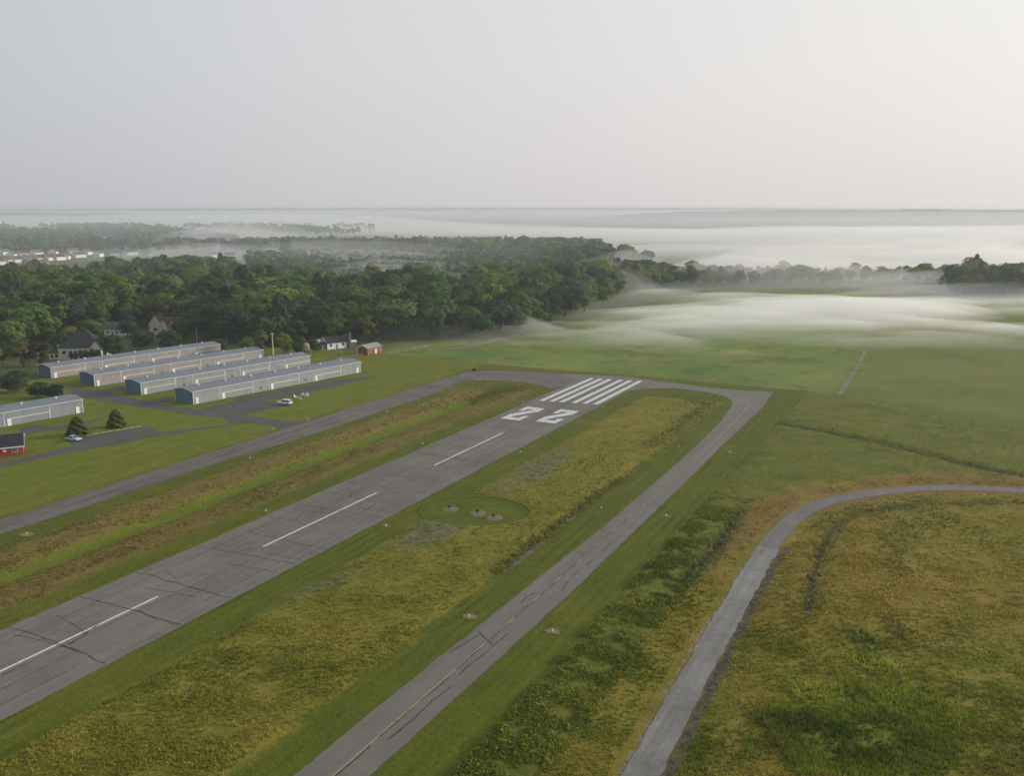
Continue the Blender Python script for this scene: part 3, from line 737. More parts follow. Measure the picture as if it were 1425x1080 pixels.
# ------------------------------------------------------------------ houses, barn, poles, fences
def house(name, loc, rz, L, Dp, eave, ridge, wall, roofm, label, cat='house', hip=False, wins=(), door=None, chimney=None, group=None, trim=True, oh=0.4):
    """local x along the ridge, front at y = 0"""
    root = empty(name, (loc[0], loc[1], 0), rz); tag(root, label, cat, group)
    m = MB()
    if hip: m.box(-L / 2, L / 2, 0, Dp, 0, eave)
    else: m.prism([(0, 0), (Dp, 0), (Dp, eave), (Dp / 2, ridge - 0.12), (0, eave)], 'x', -L / 2, L / 2)
    m.build('wall', wall, root)
    m = MB(); t = 0.14; y0, y1 = -oh, Dp + oh; x0, x1 = -L / 2 - oh, L / 2 + oh
    dz = (ridge - eave) * oh / (Dp / 2)
    if hip:
        h = Dp / 2
        m.add([(x0, y0, eave - 0.05), (x1, y0, eave - 0.05), (x1, y1, eave - 0.05), (x0, y1, eave - 0.05), (x0, y0, eave + 0.1), (x1, y0, eave + 0.1), (x1, y1, eave + 0.1), (x0, y1, eave + 0.1), (-L / 2 + h, Dp / 2, ridge), (L / 2 - h, Dp / 2, ridge)],
              [(0, 3, 2, 1), (0, 1, 5, 4), (1, 2, 6, 5), (2, 3, 7, 6), (3, 0, 4, 7), (4, 5, 9, 8), (5, 6, 9), (6, 7, 8, 9), (7, 4, 8)])
    else:
        m.prism([(y0, eave - dz), (y0, eave - dz + t), (Dp / 2, ridge + t), (y1, eave - dz + t), (y1, eave - dz), (Dp / 2, ridge)], 'x', x0, x1)
    rf = m.build('roof', roofm, root)
    if trim and not hip:
        for a, b_ in ((x0 - 0.05, x0 - 0.003), (x1 + 0.003, x1 + 0.05)):
            m = MB(); m.prism([(y0, eave - dz - 0.12), (y0, eave - dz + t), (Dp / 2, ridge + t), (y1, eave - dz + t), (y1, eave - dz - 0.12), (Dp / 2, ridge - 0.22)], 'x', a, b_); m.build('fascia', M['white'], rf)
    for (side, a, z, w, h) in wins:
        m = MB(); g = MB()
        if side == 'front':
            m.box(a - w / 2 - .12, a + w / 2 + .12, -0.08, -0.004, z - .12, z + h + .12); g.box(a - w / 2, a + w / 2, -0.1, -0.083, z, z + h)
        else:
            x = -L / 2 if side == 'end0' else L / 2; sgn = -1 if side == 'end0' else 1
            xs = sorted((x + sgn * 0.004, x + sgn * 0.08)); m.box(xs[0], xs[1], a - w / 2 - .12, a + w / 2 + .12, z - .12, z + h + .12)
            xs = sorted((x + sgn * 0.083, x + sgn * 0.1)); g.box(xs[0], xs[1], a - w / 2, a + w / 2, z, z + h)
        f = m.build('window', M['white'], root); g.build('pane', M['glass'], f)
    if door:
        a, w, h, mt = door
        m = MB(); m.box(a - w / 2, a + w / 2, -0.09, -0.004, 0.03, h); d = m.build('door', mt, root)
        m = MB(); m.box(a + w / 2 - 0.2, a + w / 2 - 0.12, -0.14, -0.094, 1.0, 1.08); m.build('handle', M['galv'], d)
    if chimney:
        a, yy, w, z = chimney
        m = MB(); m.box(a - w / 2, a + w / 2, yy - w / 2, yy + w / 2, eave, z); m.box(a - w / 2 - .06, a + w / 2 + .06, yy - w / 2 - .06, yy + w / 2 + .06, z, z + 0.15); m.build('chimney', M['brick'], rf)
    return root
def gable_wing(root, x, w, y_out, eave, ridge, wall, roofm, win=None):
    """small gabled front wing of a house"""
    m = MB(); m.prism([(x - w / 2, 0), (x + w / 2, 0), (x + w / 2, eave), (x, ridge), (x - w / 2, eave)], 'y', -y_out, 0.6); wg = m.build('gable_wing', wall, root)
    m = MB(); o = 0.3; dz = (ridge - eave) * o / (w / 2)
    m.prism([(x - w / 2 - o, eave - dz), (x, ridge + 0.03), (x + w / 2 + o, eave - dz), (x + w / 2 + o, eave - dz + .16), (x, ridge + .2), (x - w / 2 - o, eave - dz + .16)], 'y', -y_out - 0.3, 2.5); m.build('roof', roofm, wg)
    m = MB(); m.prism([(x - w / 2 - o, eave - dz - .14), (x, ridge - .12), (x + w / 2 + o, eave - dz - .14), (x + w / 2 + o, eave - dz + .17), (x, ridge + .21), (x - w / 2 - o, eave - dz + .17)], 'y', -y_out - 0.36, -y_out - 0.303); m.build('fascia', M['white'], wg)
    if win:
        z, ww, h = win
        m = MB(); m.box(x - ww / 2 - .1, x + ww / 2 + .1, -y_out - 0.07, -y_out - 0.004, z - .1, z + h + .1); f = m.build('window', M['white'], wg)
        m = MB(); m.box(x - ww / 2, x + ww / 2, -y_out - .09, -y_out - .073, z, z + h); m.build('pane', M['glass'], f)
RZ = math.radians
hA = house('hip_roof_house', G(112, 500.5), RZ(10), 16.5, 12, 5.0, 11.4, M['cream'], M['dark_shingle'], 'cream house with big dark hip roof behind a row of narrow evergreens', hip=True,
           wins=(('front', -6.2, 2.6, 1.3, 1.3), ('front', -3.6, 2.6, 1.0, 1.3), ('front', 0.2, 2.4, 1.4, 1.6), ('front', 2.6, 2.4, 1.2, 1.6)), door=(-1.8, 1.1, 2.1, M['brick']), chimney=(1.5, 8, 0.9, 11.3))
gable_wing(hA, 6.4, 4.6, 1.2, 4.2, 7.2, M['cream'], M['dark_shingle'], (1.0, 1.4, 1.6))
m = MB(); m.box(-12.6, -8.26, 1.5, 8, 0, 2.8); gA = m.build('garage_wing', M['cream'], hA)
m = MB(); m.prism([(1.2, 2.75), (8.3, 2.75), (4.75, 4.4)], 'x', -12.9, -8.3); m.build('roof', M['dark_shingle'], gA)
for a in (-12.0, -10.2): m = MB(); m.box(a, a + 1.1, 1.42, 1.496, 1.0, 2.1); m.build('window', M['glass'], gA)
house('small_house', G(157, 467.5), RZ(-8), 9, 8, 3.6, 6.6, M['white'], M['grey_shingle'], 'small white house half hidden by a round dark tree beyond the hip roofed house',
      wins=(('front', -2.5, 1.2, 1.0, 1.2), ('front', 2.3, 1.2, 1.0, 1.2)), door=(0, 1.0, 2.1, M['brick']))
hC = house('gabled_house', G(228, 466), RZ(-14), 15, 9, 5.4, 8.6, M['brick'], M['brown_shingle'], 'tan house with two lit front gables and a brown roof among dark trees',
           wins=(('front', 4.6, 1.2, 1.4, 1.3),), door=(1.0, 1.1, 2.2, M['white']), chimney=(-5, 6, 0.9, 9.8))
gable_wing(hC, -3.2, 7.2, 1.8, 5.2, 9.4, M['tan'], M['brown_shingle'], (2.2, 2.2, 1.4))
gable_wing(hC, 1.9, 4.0, 2.6, 4.9, 7.6, M['tan'], M['brown_shingle'], (2.0, 1.4, 1.2))
gable_wing(hC, 6.0, 3.4, 1.2, 4.6, 6.8, M['tan'], M['brown_shingle'])
hD = house('white_house', G(470.5, 485.2), RZ(38), 10.5, 6.4, 3.1, 5.3, M['white'], M['dark_shingle'], 'white house with low dark roof beside a dark stone silo',
           wins=(('front', -3.4, 1.3, 0.9, 1.1), ('front', 2.6, 1.3, 1.0, 1.2), ('end0', 1.8, 1.1, 1.4, 1.2), ('end0', 4.6, 1.1, 1.2, 1.2)), door=(-0.4, 1.0, 2.1, M['grey_metal']))
m = MB(); m.box(-7.5, -5.28, 0.8, 5.6, 0, 2.5); pD = m.build('porch', M['grey_metal'], hD)
for a, b_ in ((1.2, 2.6), (3.2, 5.2)): m = MB(); m.box(-7.6, -7.504, a, b_, 0.9, 2.1); m.build('window', M['glass'], pD)
sx, sy = G(485.5, 483.5)
silo = empty('stone_silo', (sx, sy, 0)); tag(silo, 'dark domed stone silo at the end of the white house', 'silo')
m = MB(); m.lathe([(1.15, 0), (1.1, 6.4)], 14); m.build('wall', M['stone'], silo)
m = MB(); m.lathe([(1.18, 6.4), (1.05, 6.9), (0.7, 7.3), (0.15, 7.5)], 14); m.build('dome', M['charcoal'], silo)
lx, ly = G(491, 481.5)
lean = house('shed', (lx, ly), RZ(20), 2.8, 2.6, 2.0, 2.5, M['wood'], M['white'], 'tiny pale roofed shed tucked behind the stone silo', 'shed', trim=False, oh=0.5, door=(0, .9, 1.8, M['grey_metal']))
house('shed', G(443, 484.5), RZ(30), 5.4, 4, 2.3, 3.6, M['hangar_grey'], M['galv'], 'blue grey garden shed among shrubs near the white house', 'shed', door=(0, 1.0, 1.9, M['white']), wins=(('front', 1.8, 1.0, .8, .8),), trim=False)
bx, by = G(522, 492.3)
barn = house('red_barn', (bx, by), RZ(62), 9.6, 6.0, 2.9, 4.2, M['barn_red'], M['grey_metal'], 'small red barn with grey metal roof standing by the paddock fence', 'barn', door=(0.6, 1.2, 2.2, M['white']), wins=(('front', -3.0, 1.1, 0.9, 1.0), ('front', 3.4, 1.1, 1.0, 1.0)), oh=0.25)
m = MB(); m.box(-4.9, -4.804, 0.0, 0.22, 0, 2.9); m.box(-4.9, -4.804, 5.78, 6.0, 0, 2.9); m.box(4.804, 4.9, 0, 0.22, 0, 2.9); m.build('corner_trim', M['white'], barn)
# red airfield office, its front face towards the runway
ox, oy = G(32.5, 632.5)
fr = np.array(G(0, 636)) - np.array((ox, oy)); oa = math.atan2(-fr[1], -fr[0])
office = house('red_office', (ox - math.cos(oa) * 6.0, oy - math.sin(oa) * 6.0), oa, 12, 8, 2.75, 4.7, M['red'], M['black_shingle'], 'red airfield office with black roof and white framed windows', 'building',
               wins=(('front', 4.2, 0.95, 1.15, 1.25), ('front', -0.4, 0.9, 1.15, 1.25), ('end1', 4, 1.0, 1.2, 1.2)), door=(-3.2, 1.1, 2.1, M['white']), oh=0.45)
m = MB(); m.box(-6.45, 6.45, -0.53, -0.455, 2.12, 2.42); m.build('gutter', M['white'], office)
m = MB(); m.box(1.5, 2.25, -0.3, -0.004, 1.2, 1.75); m.build('air_conditioner', M['white'], office)
for a in (4.2, -0.4):
    m = MB(); m.box(a - 0.03, a + 0.03, -0.115, -0.104, 0.95, 2.2); m.box(a - 0.575, a - 0.03, -0.115, -0.104, 1.55, 1.61); m.box(a + 0.03, a + 0.575, -0.115, -0.104, 1.55, 1.61); m.build('window_bars', M['white'], office)
# feed bin behind the hangars
fx, fy = G(426.5, 496.5)
fb = empty('feed_bin', (fx, fy, 0), 0.3); fb.scale = (.85, .85, .85); tag(fb, 'weathered grey domed bin on rusty red legs behind the hangar roofs', 'feed bin')
m = MB(); m.lathe([(0.5, 2.2), (1.5, 3.3), (1.75, 4.2), (1.75, 5.6), (1.35, 6.5), (0.6, 7.1), (0.2, 7.2)], 12); m.build('tank', M['wood'], fb, smooth=False)
m = MB()
for k in range(6):
    a = k * math.pi / 3; m.tube([(1.76 * math.cos(a), 1.76 * math.sin(a), 3.2), (1.82 * math.cos(a), 1.82 * math.sin(a), 5.6), (0.7 * math.cos(a), 0.7 * math.sin(a), 7.1)], [.08] * 3, 5)
m.build('bands', M['rust'], fb)
for k in range(4):
    a = math.pi / 4 + k * math.pi / 2; m = MB(); m.bar((1.5 * math.cos(a), 1.5 * math.sin(a), 3.6), (1.9 * math.cos(a), 1.9 * math.sin(a), 0), 0.22); m.build('leg', M['rust'], fb)
m = MB()
for k in range(4):
    a = math.pi / 4 + k * math.pi / 2; b_ = a + math.pi / 2
    m.bar((1.85 * math.cos(a), 1.85 * math.sin(a), 0.4), (1.6 * math.cos(b_), 1.6 * math.sin(b_), 3.0), 0.14)
m.build('brace', M['rust'], fb)
m = MB(); m.box(2.3, 2.45, -0.4, -0.28, 0, 3.4); m.box(2.3, 2.45, 0.28, 0.4, 0, 3.4); m.box(1.7, 2.5, -0.45, 0.45, 3.4, 3.55)
for k in range(8): m.box(2.33, 2.42, -0.28, 0.28, 0.4 + k * .38, 0.45 + k * .38)
m.build('ladder', M['cream'], fb)

def pole(u, v, h, label, mat=M['wood'], arm=True, rad=0.15):
    x, y = G(u, v); root = empty('utility_pole', (x, y, 0), 0.5); tag(root, label, 'pole', 'poles around the airfield')
    m = MB(); m.tube([(0, 0, 0), (0, 0, h)], [rad * 1.25, rad * .8], 8); m.build('post', mat, root)
    if arm:
        m = MB(); m.box(-0.9, 0.9, -0.07, 0.07, h - 0.6, h - 0.45); ca = m.build('crossarm', mat, root)
        for a in (-0.75, 0, 0.75): m = MB(); m.lathe([(0.05, 0), (0.07, .1), (0.03, .2)], 6, (a, 0, h - 0.449)); m.build('insulator', M['galv'], ca)
pole(380.5, 500, 11.2, 'thick pale wooden pole rising behind the third hangar row', M['cream'], True, 0.22)
pole(274.5, 481, 8.2, 'thin grey pole standing behind the end of the hangar row by the trees', M['galv'], False)
pole(83, 505, 7.8, 'grey wooden pole in front of the hip roofed cream house', M['wood'], True)
pole(393.3, 494, 12.5, 'thin dark trunk-like pole against the trees beside the pale pole', M['bark'], False, 0.12)
pole(20, 404, 12, 'pale pole standing among far treetops below the suburban houses', M['white'], False, 0.25)

def fence(pts, label, h=1.25, gap=2.4):
    root = empty('rail_fence', (pts[0][0], pts[0][1], 0)); tag(root, label, 'fence')
    P = [np.array(p) - np.array(pts[0]) for p in pts]; rails = MB()
    for a, b_ in zip(P[:-1], P[1:]):
        L = np.linalg.norm(b_ - a); n = max(1, int(L / gap))
        for i in range(n):
            q = a + (b_ - a) * i / n; m = MB(); m.box(q[0] - .08, q[0] + .08, q[1] - .08, q[1] + .08, 0, h + .1); m.build('post', M['wood'], root)
        for z in (0.45, 0.8, h): rails.bar((a[0], a[1], z), (b_[0], b_[1], z), 0.1)
    rails.build('rail', M['wood'], root)
fence(PX((462, 507), (476, 499.5), (505, 495.5)), 'wooden paddock fence from the hangar end to the red barn')
fence(PX((541, 493.5), (565, 490), (594, 483.5)), 'wooden paddock fence running from the red barn towards the gravel patch')
fence(PX((640, 486), (670, 481), (700, 472.5), (720, 468)), 'wooden fence at the foot of the misty wood beside the gravel drive')
fence(PX((110, 503.5), (150, 500)), 'low wooden fence between the cream house and the hangar row')

# far houses
FAR = [(4, 366.5, 10, 'cream', 'brown_shingle'), (15, 364.5, 11, 'cream', 'brown_shingle'), (28, 363.5, 10, 'white', 'grey_shingle'), (40, 361, 11, 'white', 'grey_shingle'), (48, 366.5, 15, 'hangar_blue_grey', 'grey_shingle'),
       (60, 361, 11, 'cream', 'brown_shingle'), (66, 368.5, 13, 'cream', 'brown_shingle'), (74, 360.5, 11, 'white', 'brown_shingle'), (86, 360, 12, 'white', 'brown_shingle'), (97, 358.5, 11, 'white', 'grey_shingle'), (113, 356.5, 13, 'white', 'grey_shingle'),
       (10, 352.5, 13, 'white', 'grey_shingle'), (-4, 346, 13, 'white', 'grey_shingle'), (185, 353, 14, 'white', 'grey_shingle'), (210, 354.5, 12, 'hangar_grey', 'grey_shingle'), (300, 357, 12, 'white', 'grey_shingle'), (322, 358, 14, 'white', 'dark_shingle'),
       (22, 356, 11, 'white', 'grey_shingle'), (34, 355, 11, 'cream', 'brown_shingle'), (55, 353.5, 12, 'white', 'grey_shingle'), (80, 352, 11, 'white', 'brown_shingle'), (104, 351, 12, 'cream', 'grey_shingle'), (126, 352.5, 12, 'white', 'grey_shingle'), (142, 355, 11, 'white', 'grey_shingle'), (160, 354, 12, 'hangar_grey', 'grey_shingle')]
what = {'cream': 'cream', 'white': 'white', 'hangar_blue_grey': 'blue grey', 'hangar_grey': 'grey'}
ORD = 'first second third fourth fifth sixth seventh eighth ninth tenth eleventh twelfth thirteenth fourteenth fifteenth sixteenth seventeenth eighteenth nineteenth twentieth'.split()
ORD += ['twenty-' + w for w in ORD[:9]] + ['thirtieth'] + ['thirty-' + w for w in ORD[:9]]
def ordinal(i): return ORD[i]
for i, (u, v, L, wl, rf) in enumerate(FAR):
    x, y = G(u, v + 2)
    nm = ordinal(sorted(q[0] for q in FAR).index(u))
    house('suburban_house', (x, y), RZ(78 + 25 * math.sin(i * 2.3)), L * 1.1, 9.5, 4.2, 7.6, M[wl], M[rf], f'small {what[wl]} house, {nm} from left in the suburban row above treetops', group='suburban houses beyond the wood',
          wins=(('end0', 3, 1.2, 1.4, 1.4), ('end0', 6.5, 1.2, 1.4, 1.4)), trim=True)
FAR2 = [(140, 331, 12), (153, 333, 11), (163, 332, 14), (170, 332.5, 12), (178, 331.5, 13), (187, 331, 16), (173, 339.5, 18), (147, 336, 11)]
for i, (u, v, L) in enumerate(FAR2):
    x, y = G(u, v + 1.5)
    nm = ordinal(sorted(q[0] for q in FAR2).index(u))
    house('suburban_house', (x, y), RZ(60 + 40 * math.sin(i * 1.7)), L, 10, 4.5, 8, M['white'], M['grey_shingle'], f'tiny white house, {nm} of eight from left in the hazy far cluster', group='white houses in the hazy far cluster',
          wins=(('end0', 3, 1.4, 1.4, 1.4),))
def block(name, u, v, L, Dp, h, rz, label, roofm, wall=M['white']):
    x, y = G(u, v); root = empty(name, (x, y, 0), rz); tag(root, label, 'building')
    m = MB(); m.box(-L / 2, L / 2, 0, Dp, 0, h); m.build('wall', wall, root)
    m = MB(); m.box(-L / 2 - .3, L / 2 + .3, -.3, Dp + .3, h, h + .35); m.build('roof', roofm, root)
    for k in range(max(2, int(L / 4))):
        a = -L / 2 + 2 + k * 4
        if a < L / 2 - 1: m = MB(); m.box(a - .6, a + .6, -.06, -.004, h * .45, h * .8); m.build('window', M['glass'], root)
block('white_block', 538, 409, 14, 8, 12.6, 0.15, 'tall white building peeping above the treetops in the mist', M['galv'], M['cream'])
block('white_block', 551, 409, 5, 8, 13.2, 0.15, 'narrow white tower beside the tall white building above the treetops', M['galv'])
block('long_shed', 563, 409, 22, 10, 8, 0.1, 'low pale roofed long building showing between treetops', M['white'], M['wood'])
block('white_block', 460, 452, 5.5, 5, 9.5, 0.3, 'white boxy building glimpsed between trees above the white house', M['galv'])
block('white_block', 470, 451, 6, 5, 8, 0.3, 'smaller pale building half buried in trees next to a white boxy one', M['grey_shingle'])

# ------------------------------------------------------------------ vehicles, chairs
def wheel(root, x, y, r=0.34, w=0.22):
    o = MB(); s_ = 1 if y > 0 else -1
    ring = [(r, -w / 2), (r, w / 2)]
    def cyl(mb, rr, y0, y1, n=16):
        vs = [(x + rr * math.cos(k * 2 * math.pi / n), yy, r + rr * math.sin(k * 2 * math.pi / n)) for yy in (y0, y1) for k in range(n)]
        mb.add(vs, [(k, (k + 1) % n, n + (k + 1) % n, n + k) for k in range(n)] + [tuple(range(n))[::-1], tuple(range(n, 2 * n))])
    t = MB(); cyl(t, r, y - w / 2, y + w / 2); wh = t.build('wheel', M['tyre'], root)
    t = MB(); a, b_ = (y + w / 2 + 0.002, y + w / 2 + 0.03) if y > 0 else (y - w / 2 - 0.03, y - w / 2 - 0.002); cyl(t, r * .62, a, b_); t.build('rim', M['galv'], wh)
def car(name, loc, rz, prof, cabin, L, Wd, paint, label, wheels, rear_glass=True):
    """prof: side outline of the body (x, z); cabin: glazed outline (x, z), slightly narrower; x forward"""
    root = empty(name, (loc[0], loc[1], ZP), rz); tag(root, label, 'car', 'cars parked on the airfield')
    m = MB(); m.prism(prof, 'y', -Wd / 2, Wd / 2); m.build('body', paint, root, bevel=0.09)
    n = len(cabin); zb = min(p[1] for p in cabin)
    zt = max(p[1] for p in cabin)
    def yy(z): return Wd / 2 - 0.05 - 0.2 * (z - zb) / (zt - zb)
    m = MB(); vs = [(x, -yy(z), z) for x, z in cabin] + [(x, yy(z), z) for x, z in cabin]
    m.add(vs, [tuple(range(n))[::-1], tuple(range(n, 2 * n))] + [(i, (i + 1) % n, n + (i + 1) % n, n + i) for i in range(n)])
    m.build('cabin', paint, root, bevel=0.05)
    # glass, set just proud of the cabin sides and ends
    xs0, xs1 = cabin[0][0], cabin[-1][0]
    c = np.array(cabin)
    def inset(p, k=0.84):
        ctr = np.array([(c[:, 0].min() + c[:, 0].max()) / 2, zb + (zt - zb) * .5]); return ctr + (np.array(p) - ctr) * np.array([.9, .68])
    q = [inset(p) for p in cabin]
    for s_ in (-1, 1):
        m = MB(); m.add([(p[0], s_ * (yy(p[1]) + 0.012), p[1]) for p in q], [tuple(range(n))]); m.build('side_window', M['glass'], root)
    for nm, (a, b_) in (('windscreen', (cabin[-1], cabin[-2])), ('rear_window', (cabin[0], cabin[1]))):
        a, b_ = np.array(a), np.array(b_); nrm = np.array([-(b_ - a)[1], (b_ - a)[0]]); nrm = nrm / np.linalg.norm(nrm) * (0.02)
        if (nm == 'windscreen') == (nrm[0] < 0): nrm = -nrm
        p0, p1 = a + (b_ - a) * .14 + nrm, a + (b_ - a) * .86 + nrm
        m = MB(); m.add([(p0[0], -yy(p0[1]) + .1, p0[1]), (p0[0], yy(p0[1]) - .1, p0[1]), (p1[0], yy(p1[1]) - .1, p1[1]), (p1[0], -yy(p1[1]) + .1, p1[1])], [(0, 1, 2, 3)]); m.build(nm, M['glass'], root)
    for x in wheels:
        for y in (-Wd / 2 + 0.08, Wd / 2 - 0.08): wheel(root, x, y)
    for y in (-Wd / 2 + 0.3, Wd / 2 - 0.3):
        m = MB(); m.box(L / 2 - 0.06, L / 2 + 0.02, y - .2, y + .2, 0.62, 0.8); m.build('headlight', M['lamp_clear'], root)
        m = MB(); m.box(-L / 2 - 0.02, -L / 2 + 0.06, y - .14, y + .14, 0.75, 1.0); m.build('taillight', M['lamp_red'], root)
    m = MB(); m.box(-L / 2 - 0.05, -L / 2 + 0.02, -Wd / 2 + .15, Wd / 2 - .15, 0.36, 0.5); m.box(L / 2 - 0.02, L / 2 + 0.05, -Wd / 2 + .15, Wd / 2 - .15, 0.33, 0.46); m.build('bumper', M['charcoal'], root)
p0, p1 = np.array(G(388.5, 562.5)), np.array(G(404.5, 563.8)); hd = p0 - p1
car('parked_suv', (p0 + p1) / 2, RZ(163), [(-2.35, .35), (-2.35, 1.05), (2.0, 1.05), (2.35, .92), (2.37, .35)], [(-2.25, 1.0), (-2.0, 1.72), (0.55, 1.72), (1.25, 1.0)], 4.7, 1.9, M['car_white'],
    'white SUV parked at the apron edge near four white chairs', (-1.4, 1.45))
cx, cy = G(102.5, 613.2)
car('parked_sedan', (cx, cy), RZ(-22), [(-2.25, .3), (-2.25, .82), (-1.6, .92), (1.0, .9), (2.1, .72), (2.25, .55), (2.25, .3)], [(-1.75, .86), (-0.9, 1.38), (0.25, 1.38), (1.15, .86)], 4.5, 1.8, M['car_blue'],
    'pale blue sedan parked beside a conifer at the car park end', (-1.35, 1.4))
def chair(loc, rz, label):
    root = empty('garden_chair', (loc[0], loc[1], 0.0), rz); tag(root, label, 'chair', 'white chairs around the fire pit')
    m = MB(); m.add([(-.38, -.1, .25), (.38, -.1, .25), (.38, .55, .42), (-.38, .55, .42), (-.38, -.1, .3), (.38, -.1, .3), (.38, .55, .47), (-.38, .55, .47)], [(0, 3, 2, 1), (4, 5, 6, 7), (0, 1, 5, 4), (1, 2, 6, 5), (2, 3, 7, 6), (3, 0, 4, 7)]); m.build('seat', M['white'], root)
    m = MB()
    for k in range(5):
        x = -.36 + k * .15; h = 1.15 + .1 * (1 - abs(k - 2) / 2); m.add([(x, -.1, .28), (x + .13, -.1, .28), (x + .13, -.5, h), (x, -.5, h), (x, -.14, .28), (x + .13, -.14, .28), (x + .13, -.54, h), (x, -.54, h)], [(0, 3, 2, 1), (4, 5, 6, 7), (0, 1, 5, 4), (1, 2, 6, 5), (2, 3, 7, 6), (3, 0, 4, 7)])
    m.build('backrest', M['white'], root)
    for s_ in (-1, 1):
        m = MB(); m.box(s_ * .45 - .07, s_ * .45 + .07, -.35, .6, .6, .64); m.build('armrest', M['white'], root)
        m = MB(); m.box(s_ * .44 - .04, s_ * .44 + .04, .46, .58, 0, .6); m.build('leg', M['white'], root)
        m = MB(); m.box(s_ * .40 - .04, s_ * .40 + .04, -.38, -.26, 0, .6); m.build('leg', M['white'], root)
fpx, fpy = G(419.5, 554.3)
for (u, v, lab) in ((411.5, 554.2, 'white garden chair facing the fire pit, the one closest to the SUV'), (417.5, 556, 'white garden chair between the fire pit and the runway side'), (421.5, 551.5, 'white garden chair behind the fire pit, towards the hangar'), (427, 551.5, 'white garden chair at the end of the group away from the SUV')):
    x, y = G(u, v); ang = math.atan2(fpy - y, fpx - x) - math.pi / 2; chair((x, y), ang, lab)
fp = empty('fire_pit', (fpx, fpy, 0)); tag(fp, 'dark round fire pit in the ring of white chairs', 'fire pit')
m = MB(); m.lathe([(.5, 0), (.55, .4), (.45, .42), (.4, .12)], 14); m.build('bowl', M['charcoal'], fp)
m = MB(); m.lathe([(.8, 0.005), (.78, .04)], 14); m.build('base', M['stone'], fp)

# ------------------------------------------------------------------ airfield lights on bare pads
LIGHTS = [(37.3, 744, 1.7, 'small white taxiway light on a wide sandy pad by the picture edge'), (370, 711.5, .5, 'white runway edge light opposite the middle centreline dash'), (588.5, 618, .5, 'white runway edge light beside the upper centreline dash, hangar side'),
          (537, 732, .9, 'white runway edge light beside the mown oval with three dirt pads'), (724, 630, .8, 'white runway edge light beside the upper centreline dash, meadow side'), (839.6, 567, .4, 'white runway edge light beside the right digit of the 22'),
          (728, 560, .4, 'white runway edge light beside the left digit of the 22'), (944, 621.5, .4, 'taxiway light in the mown strip beyond the upper bend of the grey taxiway'), (897.7, 542.7, .6, 'white light at the corner of the runway threshold'),
          (927.4, 718, 1.1, 'white taxiway light on a dark ringed pad beside the shrub strip, upper of two'), (837, 707, .5, 'white taxiway light by the stony ditch, no pad'), (769, 879, 1.4, 'white taxiway light on a pale sandy pad beside the shrub strip, lower of two'),
          (652.6, 858.7, 1.3, 'white taxiway light on a grey ringed pad between meadow and grey taxiway'), (538.5, 573.4, .6, 'pale taxiway light across the brown taxiway from the white chairs'), (428, 583.5, .8, 'pale light on the grass corner where the apron meets the brown taxiway'),
          (380, 597, .5, 'small pale light on the grass tip beside the apron mouth'), (667.6, 529, .5, 'pale light at the far tip of the grass island, hangar side, first of a pair'), (677, 529.6, .5, 'pale light at the far tip of the grass island, second of a pair'),
          (348, 638, .6, 'small taxiway light in the mown strip below the apron mouth'), (1015.5, 630, .8, 'taxiway light in the mown strip outside the grey taxiway bend'), (557, 516, .7, 'orange topped marker in the grass beyond the hangar end')]
for (u, v, pr, lab) in LIGHTS:
    x, y = G(u, v); root = empty('edge_light', (x, y, 0)); root.scale = (.85, .85, .8); tag(root, lab, 'airfield light', 'airfield lights on the grass')
    rr = random.Random(u); n = 16
    out = [(pr * (1 + rr.uniform(-.2, .2)) * math.cos(k * 2 * math.pi / n), .8 * pr * (1 + rr.uniform(-.2, .2)) * math.sin(k * 2 * math.pi / n)) for k in range(n)]
    m = MB(); m.add([(p[0] * 1.1, p[1] * 1.1, -0.3) for p in out] + [(p[0], p[1], 0.07) for p in out] + [(0, 0, .1)], [(k, (k + 1) % n, n + (k + 1) % n, n + k) for k in range(n)] + [(n + k, n + (k + 1) % n, 2 * n) for k in range(n)]); m.build('pad', M['dirt'], root)
    m = MB(); m.lathe([(.16, .06), (.16, .12), (.05, .14), (.04, .34)], 10); m.build('stem', M['white'], root)
    m = MB(); m.lathe([(.09, .34), (.12, .42), (.1, .54), (.04, .6)], 10); m.build('lamp', M['orange'] if 'orange' in lab else M['white'], root)
for (u, v, lab) in ((626.5, 709, 'dirt pad with approach light unit in the mown oval, closest to the runway'), (665.7, 715, 'dirt pad with approach light unit in the middle of the mown oval'), (688, 721, 'dirt pad with approach light unit at the rounded end of the mown oval')):
    x, y = G(u, v); root = empty('approach_light_unit', (x, y, 0), R_ANG); tag(root, lab, 'airfield light', 'approach light units in the mown oval')
    rr = random.Random(u); n = 18
    out = [(1.75 * (1 + rr.uniform(-.12, .12)) * math.cos(k * 2 * math.pi / n), 1.75 * (1 + rr.uniform(-.12, .12)) * math.sin(k * 2 * math.pi / n)) for k in range(n)]
    m = MB(); m.add([(p[0] * 1.1, p[1] * 1.1, -0.3) for p in out] + [(p[0], p[1], 0.09) for p in out] + [(0, 0, .12)], [(k, (k + 1) % n, n + (k + 1) % n, n + k) for k in range(n)] + [(n + k, n + (k + 1) % n, 2 * n) for k in range(n)]); m.build('pad', M['dirt'], root)
    m = MB(); m.prism([(-.55, .55), (.45, .55), (.45, .9), (-.3, 1.0), (-.55, .8)], 'y', -.35, .35); m.build('lamp_housing', M['bark'], root)
    m = MB(); m.box(-.57, -.553, -.26, .26, .6, .78); m.build('lens', M['glass'], root)
    for a in (-.4, .3):
        for b_ in (-.28, .28): m = MB(); m.bar((a, b_, 0.05), (a, b_, .56), .07); m.build('leg', M['galv'], root)

